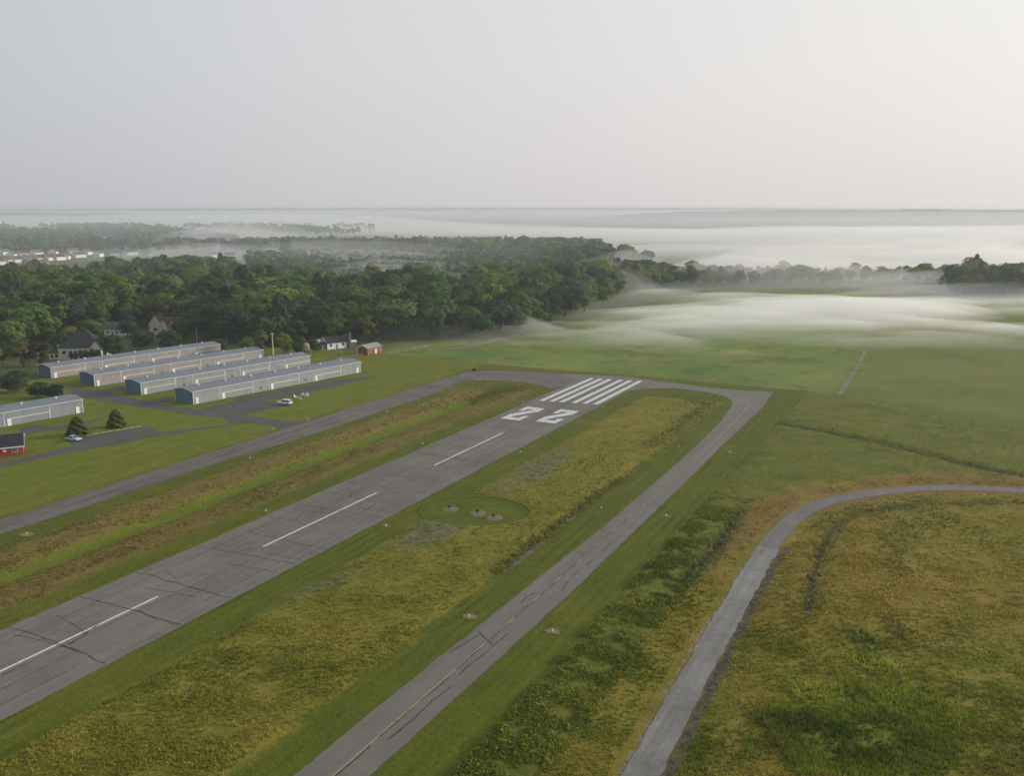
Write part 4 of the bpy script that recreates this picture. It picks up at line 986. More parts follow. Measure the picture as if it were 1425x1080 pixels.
# ------------------------------------------------------------------ trees
def unit(v): return v / (np.linalg.norm(v, axis=-1, keepdims=True) + 1e-9)
def leaf_faces(P, N, size, rng, k=4):
    """one small irregular face per point, lying roughly across N"""
    n = len(P)
    t = unit(np.cross(N, rng.normal(size=(n, 3)))); b = np.cross(N, t)
    s = size * rng.uniform(0.65, 1.35, (n, 1))
    if k == 4:
        off = [(-.6, -.35), (.35, -.6), (.6, .4), (-.3, .6)]
    else:
        off = [(-.65, -.4), (.65, -.35), (0, .75)]
    return np.stack([P + (t * a + b * c) * s for a, c in off], 1)
def crown(kind, seed, nl, per, size, k=4):
    """leaf faces of a crown 20 m tall overall; returns (n, k, 3)"""
    rng = np.random.default_rng(seed)
    out = []
    if kind == 'conifer':
        n = nl * per
        h = rng.beta(1.0, 1.5, n) * 18.6 + 1.2
        R = np.clip(1 - (h - 1.2) / 18.8, 0, 1) ** .6 * 5.2 * (0.72 + 0.28 * np.sin(h * 2.6 + rng.uniform(0, 6)) ** 2) + 0.25
        a = rng.uniform(0, 2 * np.pi, n); R = R * (0.74 + 0.26 * np.cos(a * 5 + h)) * rng.uniform(.62, 1.0, n)
        P = np.stack([R * np.cos(a), R * np.sin(a), h - R * .22], 1)
        N = unit(np.stack([np.cos(a), np.sin(a), np.full(n, .75)], 1) + rng.normal(size=(n, 3)) * .45)
        return leaf_faces(P, N, size, rng, k)
    if kind == 'pine':
        tiers = [(z, r_) for z, r_ in zip(np.linspace(6, 19.4, nl), np.interp(np.linspace(0, 1, nl), [0, .4, 1], [4.2, 4.6, .7]))]
        for z, r_ in tiers:
            a0, n = rng.uniform(0, 6.28), per
            a = a0 + rng.choice(5, n) * 1.257 + rng.normal(0, .22, n); q = r_ * np.sqrt(rng.uniform(.05, 1, n)) * rng.uniform(.75, 1.1)
            P = np.stack([q * np.cos(a), q * np.sin(a), z + .12 * q + rng.normal(0, .25, n)], 1)
            N = unit(np.array([0, 0, 1.0]) + rng.normal(size=(n, 3)) * .5)
            out.append(leaf_faces(P, N, size, rng, k))
        return np.concatenate(out)
    prm = {'broad': (6.6, 8.2, 10.8), 'round': (7.2, 7.6, 11.4), 'tall': (4.6, 9.0, 10.6), 'loose': (6.4, 8.4, 11.0), 'bush': (8.0, 9.6, 9.8), 'arbor': (2.6, 9.8, 10.0)}[kind]
    Rx, Rz, cz = prm
    lean = rng.normal(0, .06, 2)
    for i in range(nl):
        d = unit(rng.normal(size=3)); d[2] = abs(d[2]) if rng.random() < (.1 if kind in ('bush', 'arbor') else .42) else d[2]
        q = rng.uniform(.45, .86) if kind != 'loose' else rng.uniform(.55, 1.0)
        c = np.array([d[0] * Rx * q, d[1] * Rx * q, cz + d[2] * Rz * q * .92])
        lr = Rx * rng.uniform(.28, .5) * (0.85 if kind == 'loose' else 1.0)
        c[2] = min(c[2], 20 - lr * .7)
        n = per
        dd = unit(rng.normal(size=(n, 3))); dd[:, 2] = np.where(rng.random(n) < .5, np.abs(dd[:, 2]), dd[:, 2])
        P = c + dd * lr * rng.uniform(.7, 1.08, (n, 1)) * np.array([1, 1, .8 if kind != 'arbor' else 1.6])
        P[:, :2] += lean * P[:, 2:3]
        N = unit(dd * .8 + d * .5 + np.array([0, 0, .3]) + rng.normal(size=(n, 3)) * .34)
        out.append(leaf_faces(P, N, size, rng, k))
    return np.concatenate(out)
def crown_mesh(name, F, seed):
    n, k = F.shape[:2]
    me_ = np_mesh(name, F.reshape(-1, 3), np.arange(n * k).reshape(n, k), k)
    rng = np.random.default_rng(seed)
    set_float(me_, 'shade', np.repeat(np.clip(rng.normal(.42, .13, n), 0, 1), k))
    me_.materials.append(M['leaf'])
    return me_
def trunk_mesh(name, kind, seed):
    r_ = random.Random(seed); m = MB()
    top = 16 if kind in ('conifer', 'pine') else 11
    m.tube([(0, 0, -0.3), (.1, 0, 4), (r_.uniform(-.3, .3), .2, top)], [.5, .36, .12], 7)
    if kind not in ('conifer', 'arbor'):
        for i in range(5):
            a, z = i * 1.3 + r_.random(), r_.uniform(4, 9); q = r_.uniform(2.5, 4.2)
            m.tube([(.1, 0.05, z), (q * .5 * math.cos(a), q * .5 * math.sin(a), z + 1.6), (q * math.cos(a), q * math.sin(a), z + 4)], [.2, .13, .05], 5)
    me_ = bpy.data.meshes.new(name); me_.from_pydata(m.v, [], m.f); me_.update(); me_.materials.append(M['bark']); return me_
KINDS = {}
for kd, nl, per, size, nvar in (('broad', 32, 95, 0.85, 3), ('round', 32, 95, 0.85, 2), ('tall', 28, 85, 0.8, 2), ('loose', 28, 80, 0.85, 2), ('conifer', 40, 60, 0.9, 1), ('pine', 15, 110, 1.0, 1), ('bush', 40, 90, 0.9, 2), ('arbor', 24, 50, 0.9, 1)):
    KINDS[kd] = [(crown_mesh('crown', crown(kd, 100 + 7 * v + len(kd), nl, per, size), v), trunk_mesh('trunk', kd, v), None) for v in range(nvar)]
def tree(x, y, kind, h, w, tint, label, group=None, name=None, var=None, rz=None, z=0.0):
    """h: height in metres; w: width factor against the natural shape"""
    v = KINDS[kind][(var if var is not None else random.randrange(99)) % len(KINDS[kind])]
    nm = name or {'conifer': 'conifer', 'pine': 'pine_tree', 'bush': 'bush', 'arbor': 'evergreen_shrub'}.get(kind, 'broadleaf_tree')
    root = empty(nm, (x, y, z), random.uniform(0, 6.28) if rz is None else rz)
    s_ = h / 20.0; root.scale = (s_ * w, s_ * w, s_)
    tag(root, label, 'bush' if kind in ('bush', 'arbor') else 'tree', group)
    c = bpy.data.objects.new('crown', v[0]); COL.objects.link(c); c.parent = root; c.color = (*tint, 1)
    t = bpy.data.objects.new('trunk', v[1]); COL.objects.link(t); t.parent = root
    return root
GREEN = (0.090, 0.172, 0.030); DARK = (0.046, 0.094, 0.026); DEEP = (0.050, 0.105, 0.050); YEL = (0.185, 0.235, 0.030); OLIVE = (0.130, 0.175, 0.028); RUST = (0.145, 0.130, 0.038); PALE = (0.150, 0.220, 0.060)
# single trees near the hangars and houses, traced one by one
def near(u, v, *a, **k): x, y = G(u, v); return tree(x, y, *a, **k)
near(108, 606, 'conifer', 5.5, 2.7, (.11, .15, .034), 'dense conifer standing over the pale blue sedan', var=0)
near(161.5, 594, 'conifer', 5.2, 2.5, (.11, .15, .034), 'small cone shaped conifer on the lawn above the car park')
near(21, 546, 'bush', 8.0, 1.5, DARK, 'largest dark bush on the lawn behind the lone hangar')
near(54, 553, 'bush', 5.6, 1.45, DARK, 'dark rounded bush touching its twin behind the lone hangar')
near(76, 554, 'bush', 4.9, 1.6, (.03, .042, .016), 'lower of the twin dark bushes behind the lone hangar')
near(33, 511, 'loose', 11.5, 1.25, RUST, 'tawny thin crowned tree by the cream house lawn, taller of a pair')
near(57, 509, 'loose', 10.5, 1.1, (.07, .058, .024), 'brownish slim tree beside the taller tawny one')
near(-8, 520, 'broad', 12, 1.2, OLIVE, 'olive tree cut by the picture edge above the lone hangar')
near(4, 508, 'broad', 10, 1.2, DARK, 'dark tree at the picture edge beside the tawny trees')
for i, (u, hgt) in enumerate(((100, 3.9), (106, 4.1), (113.3, 4.2), (120.5, 4.5), (127.5, 4.9), (133.5, 4.3), (140, 4.6))):
    near(u, 502.6, 'arbor', hgt * 1.25, 1.35, DEEP, f'narrow dark evergreen shrub, {ordinal(i)} of seven in front of the cream house', 'row of evergreen shrubs before the cream house')
near(157, 496, 'bush', 10.2, 1.25, DARK, 'big round dark tree at the hip roofed house, the widest by the hangar row', name='round_tree')
near(195, 487, 'bush', 9.8, 1.05, DEEP, 'round dark tree just below the two tan gables', name='round_tree')
near(236, 487, 'bush', 10.0, 1.3, DARK, 'broad dark tree on the hangar side of the tan gabled house', name='round_tree')
near(85, 494, 'broad', 11, 1.2, DARK, 'dark tree at the far corner of the hip roofed house')
near(128, 478, 'broad', 13, 1.3, GREEN, 'green tree rising behind the roof of the hip roofed house')
near(178, 472, 'broad', 11, 1.3, DEEP, 'deep green tree between the small white house and the tan gables')
near(205, 480, 'bush', 6.5, 1.3, DARK, 'dark bush below the tan house, uphill of its round neighbour')
near(256, 474, 'broad', 12.5, 1.3, DARK, 'dark tree hiding the far end of the tan gabled house')
near(306, 487, 'bush', 5.6, 1.7, DEEP, 'low dark bush beyond the far end of the last hangar row')
near(343, 494, 'broad', 9.5, 1.1, OLIVE, 'small olive tree above the end of the second hangar row')
near(365, 492, 'loose', 11, 1.0, OLIVE, 'loose olive tree between the pale pole and the hangar rows')
near(398, 497, 'tall', 12, 1.2, YEL, 'yellow green tree hanging over the thin dark pole')
near(413, 496, 'broad', 9, 1.2, DARK, 'dark bushy tree next to the cream feed bin')
near(437, 489, 'bush', 6, 1.1, DEEP, 'dark bush between the feed bin and the garden shed')
near(452, 486, 'bush', 4.2, 1.2, DEEP, 'small dark bush against the wall of the white house')
near(660, 516, 'bush', 1.0, 2.0, DARK, 'tiny dark bush alone in the grass beyond the taxiway bend')
xi, yi = ud(410, 2050); tree(xi, yi, 'round', 19.5, 1.1, DARK, 'lone round dark tree rising out of the far fog', name='round_tree')
xi, yi = ud(447, 2300); tree(xi, yi, 'round', 17, 1.3, DARK, 'fainter round tree in the far fog next to the darker lone one', name='round_tree')

# the wood: each tree that shows is a tree, the mass behind them is one object
def interp(u, tab): return np.interp(u, [a for a, _ in tab], [b for _, b in tab])
V_FRONT = [(-400, 520), (-60, 512), (0, 490), (60, 482), (130, 468), (200, 457), (250, 462), (280, 473), (330, 482), (400, 486), (430, 477), (560, 474.5), (640, 473), (690, 469), (720, 463), (760, 451), (800, 439), (850, 421), (905, 402), (950, 399.5), (1100, 397.5), (1250, 394), (1300, 398), (1330, 410), (1430, 414), (1800, 416)]
BACK = [(-400, 790), (120, 790), (160, 880), (320, 900), (350, 640), (470, 610), (640, 610), (700, 660), (760, 720), (850, 790), (905, 810), (1250, 790), (1320, 780), (1340, 740), (1800, 740)]
cand = []
rng = np.random.default_rng(42)
def scatter(D0, D1, u0, u1, spacing, test):
    D = D0
    while D < D1:
        wpx = spacing * F_PX / D; u = u0 + rng.uniform(0, wpx)
        while u < u1:
            uu, dd = u + rng.normal(0, wpx * .28), D + rng.normal(0, spacing * .28)
            if test(uu, dd): cand.append((*ud(uu, dd), uu, dd))
            u += wpx
        D += spacing
def t_near(u, D):
    fd = G(u, interp(u, V_FRONT))[1]
    if D < fd or D > interp(u, BACK): return False
    if u < 340 and D > 700 and rng.random() < .12: return False
    # clearings: houses, the white buildings
    if 140 < u < 172 and D < 462: return False
    if 202 < u < 250 and D < 470: return False
    if 560 < u < 600 and 690 < D < 720: return False
    return True
scatter(375, 1015, -160, 1560, 10.2, t_near)
def t_row2(u, D):
    if 330 < u < 850: return 1180 + 50 * math.sin(u * .02) - max(0, u - 640) * 1.2 < D < 1400 - max(0, u - 780) * 2 and rng.random() < min(1, (850 - u) / 60) * min(1, (u - 330) / 80 + .35)
    return False
scatter(960, 1420, 320, 850, 9.5, t_row2)
def t_far(u, D):
    if u < 165: return 1235 + 0.4 * u < D < 1950 and not (128 < u < 200 and 1440 < D < 1800)
    if u < 330: return (1480 + 60 * math.sin(u * .05) < D < 1950 - max(0, u - 270) * 5) or (1250 < D < 1400 and rng.random() < .45)
    return False
scatter(1030, 1950, -160, 330, 11.5, t_far)
scatter(650, 1180, 345, 760, 9.5, lambda u, D: rng.random() < .8)
scatter(2000, 2700, -160, 520, 18, lambda u, D: rng.random() < .35 + .3 * math.sin(u * .03 + D * .004))
scatter(830, 1050, 800, 900, 13, lambda u, D: rng.random() < .6)
T = np.array(cand)
nT = len(T)
hh = np.clip(rng.normal(18.0, 4.2, nT) + 3.0 * (fbm(T[:, 0], T[:, 1], 60, 3) - .5) * 2, 10, 27)
hh = np.where((T[:, 2] > 690) & (T[:, 2] < 1330) & (T[:, 3] < 1000), hh * np.interp(T[:, 2], [690, 860, 930, 1330], [1.0, .9, .68, .72]), hh)
hh = np.where(T[:, 3] > 1230, np.clip(hh * .92, 10, 20), hh)
hh = np.where((T[:, 2] < 340) & (T[:, 3] > 560) & (T[:, 3] < 920), hh * np.interp(T[:, 3], [560, 700], [1, .78]), hh)
hh = np.where((T[:, 2] > 340) & (T[:, 2] < 760) & (T[:, 3] > 660) & (T[:, 3] < 1170), np.clip(hh * .55, 6, 12), hh)
fd = np.array([G(u, interp(u, V_FRONT))[1] for u in T[:, 2]])
hh = np.where((T[:, 3] < fd + 7) & (T[:, 3] < 800), hh * rng.uniform(.6, .95, nT), hh)
kinds = ['broad', 'round', 'tall', 'loose', 'conifer', 'pine']
kk = rng.choice(6, nT, p=[.33, .17, .18, .20, .07, .05])
# sight: how much of each tree shows above the ones before it
order = np.argsort(T[:, 3]); sky = np.full(1700, 1e9); vis = np.zeros(nT)
for i in order:
    x, y, u, D = T[i]; w = 6.2 * hh[i] / 20 * F_PX / D
    _, vt = project(x, y, hh[i]); _, vb = project(x, y, 0)
    a, b_ = int(u - w) + 120, int(u + w) + 121
    a, b_ = max(a, 110), min(b_, 1555)
    if b_ <= a: continue
    seg = sky[a:b_]; vis[i] = np.clip(np.minimum(seg, vb) - vt, 0, None).sum()
    sky[a:b_] = np.minimum(seg, vt + (vb - vt) * .12)
inframe = (T[:, 2] > -12) & (T[:, 2] < 1437)
score = np.where(inframe & (T[:, 3] < 1300), vis, 0)
pick = np.argsort(-score)[:268]
picked = np.zeros(nT, bool); picked[pick] = True
tints = [GREEN, GREEN, DARK, DEEP, YEL, OLIVE, OLIVE, PALE, RUST]; tname = ['mid green', 'mid green', 'dark green', 'deep blue green', 'yellow green', 'olive', 'olive', 'pale green', 'tawny']
ti = rng.choice(9, nT, p=[.2, .13, .18, .12, .10, .11, .09, .06, .01])
ti = np.where(kk >= 4, 3, ti)
shape = {'broad': 'broad crowned', 'round': 'round headed', 'tall': 'tall narrow', 'loose': 'loose ragged', 'conifer': 'pointed conifer', 'pine': 'tiered pine'}
PLACES = [(70, 'above the tawny trees'), (140, 'behind the hip roofed house'), (196, 'behind the small white house'), (262, 'around the tan gabled house'), (330, 'beyond the last hangar row'),
          (395, 'behind the pale wooden pole'), (450, 'behind the cream feed bin'), (500, 'behind the silo'), (560, 'behind the red barn'), (625, 'past the barn fence'),
          (695, 'above the gravel drive'), (760, 'where field fog meets wood'), (835, 'at the foggy wood corner'), (910, 'at the misty wood tip'),
          (1040, 'in the hazy treeline'), (1180, 'above the pale field'), (1330, 'fading into valley fog'), (9999, 'in the fogside edge clump')]
def place(u):
    for a, b_ in PLACES:
        if u < a: return b_
rows = {}
for i in pick[np.argsort(T[pick, 2])]:
    dd = T[i, 3] - fd[i]
    rowt = 'front' if dd < 22 else ('middle' if dd < 110 else 'deep')
    lab = f"{tname[ti[i]]} {shape[kinds[kk[i]]]}" + ('' if kk[i] >= 4 else ' tree')
    hw = 'low' if hh[i] < 15 else ('high' if hh[i] > 20.5 else '')
    key = (f"{hw} {lab}".strip(), place(T[i, 2]), rowt)
    rows.setdefault(key, []).append(i)
rowword = {'front': 'front', 'middle': 'middle', 'deep': 'deep'}
for (lab, plc, rowt), ids in rows.items():
    for j, i in enumerate(ids):
        x, y, u, D = T[i]
        cnt = '' if len(ids) == 1 else f', {ordinal(j)} from left'
        tree(x, y, kinds[kk[i]], hh[i], rng.uniform(.98, 1.4), tuple(np.array(tints[ti[i]]) * rng.uniform(.82, 1.2) * np.array([rng.uniform(.9, 1.12), 1, rng.uniform(.85, 1.15)])), ' '.join(f'{lab}, {rowword[rowt]} {plc}{cnt}'.split()[:16]) if len(f'{lab}, {rowword[rowt]} {plc}{cnt}'.split()) <= 16 else f'{lab}, {plc}{cnt}', 'trees of the misty wood')
# merged mass
Vs, Cs, Ss, n_faces = [], [], [], 0
lod = {}
for ki, kd in enumerate(kinds):
    nl, per = (15, 80) if kd == 'pine' else (30, 50)
    lod[ki] = [[crown(kd, 300 + 11 * v + ki, 24, 26, 1.6, 3) for v in range(3)], [crown(kd, 500 + 11 * v + ki, 18, 12, 2.5, 3) for v in range(3)]]
for i in range(nT):
    if picked[i]: continue
    x, y, u, D = T[i]
    L = lod[kk[i]][0 if D < 900 else 1]; F = L[i % 3]
    a = rng.uniform(0, 6.28); s_ = hh[i] / 20; w = s_ * rng.uniform(.98, 1.4)
    R = np.array([[math.cos(a) * w, -math.sin(a) * w, 0], [math.sin(a) * w, math.cos(a) * w, 0], [0, 0, s_]])
    Vs.append((F.reshape(-1, 3) @ R.T + np.array([x, y, 0])).astype(np.float32))
    n = len(F)
    Cs.append(np.tile((np.array(tints[ti[i]]) * rng.uniform(.8, 1.25)).astype(np.float32), (n * 3, 1)))
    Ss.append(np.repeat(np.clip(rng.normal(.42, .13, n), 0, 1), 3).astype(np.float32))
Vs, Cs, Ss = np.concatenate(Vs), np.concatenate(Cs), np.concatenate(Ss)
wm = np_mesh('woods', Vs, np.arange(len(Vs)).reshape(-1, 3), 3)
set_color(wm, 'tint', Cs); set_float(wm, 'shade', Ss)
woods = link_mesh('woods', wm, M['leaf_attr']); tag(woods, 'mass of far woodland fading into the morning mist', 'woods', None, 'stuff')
print('trees', nT, 'woods tris', len(Vs) // 3)

# ------------------------------------------------------------------ grass, weeds, shrubs as ground cover
def cover(name, P, H, Wd, tint, label, cat, blades=4, leafy=False, seed=1):
    """P (n,3) roots, H heights, Wd widths; each a small fan of leaning blades or leaf faces"""
    rng = np.random.default_rng(seed); n = len(P); out, cs, ss = [], [], []
    for b_ in range(blades):
        a = rng.uniform(0, 6.28, n); lean = rng.uniform(.1, .75, n)
        d = np.stack([np.cos(a), np.sin(a), np.zeros(n)], 1); q = np.stack([-d[:, 1], d[:, 0], d[:, 2]], 1)
        hb = H * rng.uniform(.55, 1.1, n)
        if leafy:
            c = P + d * (Wd * rng.uniform(.1, .9, n))[:, None]; c[:, 2] += hb * rng.uniform(.25, 1, n)
            N = unit(d * .6 + np.array([0, 0, .8]) + rng.normal(size=(n, 3)) * .5)
            F = leaf_faces(c, N, (Wd * .85)[:, None] if False else 1.0, rng, 3)
            F = c[:, None, :] + (F - c[:, None, :]) * (Wd * .6)[:, None, None]
        else:
            base = P + d * (Wd * rng.uniform(0, .5, n))[:, None]; tip = base + d * (hb * lean)[:, None]; tip[:, 2] += hb
            F = np.stack([base - q * (Wd * .42)[:, None], base + q * (Wd * .42)[:, None], tip], 1)
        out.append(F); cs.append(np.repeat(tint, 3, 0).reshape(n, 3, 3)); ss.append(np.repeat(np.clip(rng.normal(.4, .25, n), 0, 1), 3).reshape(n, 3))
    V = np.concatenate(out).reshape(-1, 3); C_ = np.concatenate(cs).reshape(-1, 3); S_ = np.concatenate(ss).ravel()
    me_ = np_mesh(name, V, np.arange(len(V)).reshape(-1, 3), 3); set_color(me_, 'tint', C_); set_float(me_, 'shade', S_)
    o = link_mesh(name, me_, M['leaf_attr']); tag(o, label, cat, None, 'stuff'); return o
from math import floor
def bilinear(field, x, y):
    i = np.clip(np.searchsorted(gx, x) - 1, 0, nx - 2); j = np.clip(np.searchsorted(gy, y) - 1, 0, ny - 2)
    fx = (x - gx[i]) / (gx[i + 1] - gx[i]); fy = (y - gy[j]) / (gy[j + 1] - gy[j])
    return (field[j, i] * (1 - fx) + field[j, i + 1] * fx) * (1 - fy) + (field[j + 1, i] * (1 - fx) + field[j + 1, i + 1] * fx) * fy
def spread(n, seed, maxD=330):
    """roots thinning out with distance, over the frame and a margin beside it"""
    rng = np.random.default_rng(seed)
    D = 1 / rng.uniform(1 / maxD, 1 / 78.0, n); u = rng.uniform(-160, 1590, n)
    x = (u - 712.5) / F_PX * (D * _cp + CAM_H * _sp)
    return x, D, rng
def mixc(k, *cols):
    k = np.clip(k, 0, 1)[:, None] * (len(cols) - 1); out = np.zeros((len(k), 3))
    for i, c in enumerate(cols): out += np.array(c) * np.clip(1 - np.abs(k - i), 0, 1)
    return out
TONE = lambda x, y: np.clip((fbm(x, y, 14, 71, 5) - .5) * 1.9 + .5, 0, 1)
x, y, rg = spread(190000, 5)
roadd = bilinear(droad, x, y); zz = bilinear(GZ, x, y)
mm = {k: bilinear(Z[k], x, y) for k in ('meadow', 'island', 'band_a', 'band_b', 'swale', 'ring', 'reeds', 'ditch', 'rough', 'dryband', 'shrubs', 'stones', 'rowfield', 'field', 'greypatch')}
wob = (fbm(x, y, 6, 91) - .5) * 3
ok_m = (mm['meadow'] + wob > .5) & (roadd > .9); ok_i = (mm['island'] + wob * .8 > .3) & (mm['ring'] < -.6) & (mm['stones'] < -.2)
ok_b = ((mm['band_a'] + wob * 1.5 > .6) | (mm['band_b'] + wob * 1.5 > .6)) & (mm['swale'] < .4 + wob)
ok_r = (mm['rough'] > .3) & ~ok_m & (roadd > .9) & (mm['rowfield'] < 0) & (mm['field'] < 0) & (mm['shrubs'] < 0)
dry = mm['ditch'] < -.1
tone = TONE(x, y)
c_m = mixc(tone, (.16, .18, .022), (.27, .245, .034), (.36, .30, .056), (.46, .38, .10))
dr = sstep(fbm(x, y, 26, 133, 4), .42, .6)[:, None]; c_m = c_m * (1 - dr * (1 - np.array([1.04, .89, .9])))
gr_ = sstep(fbm(x, y, 20, 151, 4), .52, .64)[:, None]; c_m = c_m * (1 - gr_ * (1 - np.array([.66, .86, .5]))); 
c_m = np.where((mm['reeds'] + wob * 2 > 0)[:, None], mixc(tone * 1.3 - .1, (.09, .125, .012), (.24, .27, .022), (.42, .41, .05)), c_m)
c_m = np.where((mm['dryband'] > 0)[:, None], mixc(tone, (.28, .21, .045), (.44, .33, .085)), c_m)
c_i = mixc(tone, (.13, .16, .02), (.24, .23, .03), (.33, .28, .045), (.40, .30, .07)); c_i = np.where((mm['greypatch'] + wob > .5)[:, None], mixc(tone, (.16, .175, .07), (.34, .32, .18)), c_i)
c_b = mixc(tone, (.16, .16, .03), (.25, .19, .048), (.33, .25, .075))
c_r = mixc(tone, (.12, .17, .02), (.20, .23, .028), (.33, .29, .055))
c_i = c_i * np.array([.92, 1.05, .9]); c_m = c_m * np.array([.95, 1.03, .9])
tint = np.where(ok_m[:, None], c_m, np.where(ok_i[:, None], c_i, np.where(ok_b[:, None], c_b, c_r)))
keep = (ok_m | ok_i | ok_b | (ok_r & (rg.random(len(x)) < .8))) & dry
thin_ = fbm(x, y, 4.5, 17, 3) + rg.uniform(-.3, .3, len(x)) > .44
keep &= thin_
hgt = np.where(ok_m, .42, np.where(ok_i, .38, np.where(ok_b, .42, .2))) * (.55 + .8 * lattice_noise(x, y, 3.1, 8)) * np.where(mm['reeds'] > 0, 1.6, 1)
P = np.stack([x, y, zz - .05], 1)[keep]; sw = (.16 + y / 1100)[keep]
cover('meadow_grass', P, hgt[keep], sw, (tint * rg.uniform(.75, 1.3, (len(x), 1)))[keep], 'tall tawny and olive meadow grass between the pavements and around the road', 'grass', 5, seed=3)
# leafy weeds of the strip beside the grey taxiway
rg = np.random.default_rng(77)
n = 60000
s = rg.uniform(-18, 116, n); t = rg.uniform(67.4, 77.0, n)
clump = fbm(s, t, 3.2, 55, 3) + .16 * np.clip((62 - s) / 60, -1, 1) - .035 * np.abs(t - 70.3) + rg.normal(0, .05, n)
kp = clump > .42
s, t, cl = s[kp], t[kp], clump[kp]
x, y = C0[0] + RD[0] * s + RN[0] * t, C0[1] + RD[1] * s + RN[1] * t
zz = bilinear(GZ, x, y); kp = bilinear(Z['ditch'], x, y) < .2
hgt = np.clip((cl - .40) * 3, .12, .6) * rg.uniform(.6, 1.2, len(x)) * np.interp(s, [50, 115], [1, .5])
cover('weeds', np.stack([x, y, zz - .05], 1)[kp], hgt[kp], rg.uniform(.22, .5, len(x))[kp], mixc(rg.random(len(x)) * .5 + .6 * TONE(x, y), (.075, .115, .012), (.17, .215, .018), (.33, .33, .045))[kp], 'dense leafy dark green weeds along the outer edge of the mown taxiway strip', 'weeds', 7, True, 9)
# rushes and dark tufts along the ditches and the far green hollows
n = 9000; u = rg.uniform(-10, 1500, n); src = []
for pts, w in ((ST((183.5, 67.9), (179.1, 80.2), (174.2, 93.3), (168.8, 102.2), (165, 110.1), (160.1, 116.2), (157.5, 123.3), (150, 145)), 1.6), (ST((112, 45), (85, 44.6), (66, 44.6), (49, 44.4)), .8), (ST((58, 95.8), (88, 93.8), (104, 94.8), (117, 102.7), (133, 129)), 1.5),
               (ST((101, 75.3), (74, 76.3), (58, 75.2)), 1.2), (PX((660, 558), (700, 545), (735, 540)), 3.0), (PX((960, 560), (985, 563), (975, 575), (940, 600), (905, 625)), 1.6)):
    L = np.array(smooth_line(pts, 1.0)); k = rg.integers(0, len(L), 700); src.append(L[k] + rg.normal(0, w, (700, 2)))
src = np.concatenate(src); x, y = src[:, 0], src[:, 1]; kp = (bilinear(droad, x, y) > .5) & (bilinear(Z['ditch'], x, y) < .1)
cover('rushes', np.stack([x, y, bilinear(GZ, x, y) - .05], 1)[kp], rg.uniform(.4, 1.0, len(x))[kp], rg.uniform(.3, .5, len(x))[kp], mixc(rg.random(len(x)), (.09, .12, .018), (.17, .19, .03), (.30, .27, .07))[kp], 'rough rushes and weeds lining the dark ditches', 'rushes', 5, True, 10)
# loose stones scattered on the gravel road edges
m = MB(); rr = random.Random(4)
for i in range(900):
    k = rr.randrange(4, ng - 4); p = grv[k]; d = grv[k + 1] - p; d /= np.linalg.norm(d); nn = np.array([-d[1], d[0]])
    o = rr.choice((-1, 1)) * (2.2 + abs(rr.gauss(0, .5)) - .25) ; q = p + nn * o; a = rr.uniform(.03, .08)
    if rr.random() < .3: continue
    m.lathe([(a, -.02), (a * .9, a * .5), (a * .3, a * .8)], 5, (q[0], q[1], 0.05))
tag(m.build('gravel', M['gravel']), 'loose grey stones strewn along the gravel road edges', 'gravel', None, 'stuff')

# ------------------------------------------------------------------ hills on the horizon
def ridge(pts, D, width, seed, label, rough):
    """pts: (photo column, height); a wooded ridge of real depth"""
    us = np.arange(pts[0][0], pts[-1][0] + 1, 3.0); ks = np.linspace(-1, 1, 15)
    hs = interp(us, pts); X, Y = [], []
    U, K = np.meshgrid(us, ks)
    DD = D + K * width + 220 * np.sin(U * .006 + seed)
    X = (U - 712.5) / F_PX * (DD * _cp + CAM_H * _sp)
    prof = np.clip(1 - np.abs(K) ** 1.6, 0, 1)
    Zh = hs[None, :] * prof * (.92 + .16 * fbm(X, DD, 900, seed)) + rough * (fbm(X, DD, 60, seed + 5, 3) - .5) * prof - 1
    ny_, nx_ = U.shape; idx_ = np.arange(nx_ * ny_).reshape(ny_, nx_)
    q = np.stack([idx_[:-1, :-1], idx_[:-1, 1:], idx_[1:, 1:], idx_[1:, :-1]], -1).reshape(-1, 4)
    me_ = np_mesh('hills', np.stack([X, DD, Zh], -1).reshape(-1, 3), q, 4)
    b = M.get('hill')
    if b is None:
        nb = NB('wooded_hill', 0.95, 0.05); f = nb.noise(0.012, 5, .65); f2 = nb.noise(0.0015, 3)
        M['hill'] = b = nb.color(nb.ramp(nb.math('ADD', nb.math('MULTIPLY', f, .6), nb.math('MULTIPLY', f2, .4)), [(.38, (.025, .035, .018)), (.6, (.07, .085, .035))]))
    o = link_mesh('hills', me_, b); tag(o, label, 'hills', None, 'structure')
ridge([(-500, 40), (0, 39), (240, 41), (420, 46), (700, 47), (1000, 48), (1425, 44), (1900, 44)], 9000, 900, 3, 'long level wooded ridge forming the hazy horizon', 8)
ridge([(800, 2), (860, 18), (920, 32), (1000, 40), (1150, 44), (1300, 47), (1425, 46), (1900, 46)], 4700, 600, 8, 'nearer wooded ridge standing before the hazy horizon above the fog', 9)
ridge([(-500, 30), (60, 28), (160, 24), (260, 10), (300, 2)], 5200, 500, 12, 'low wooded rise far beyond the suburb', 9)

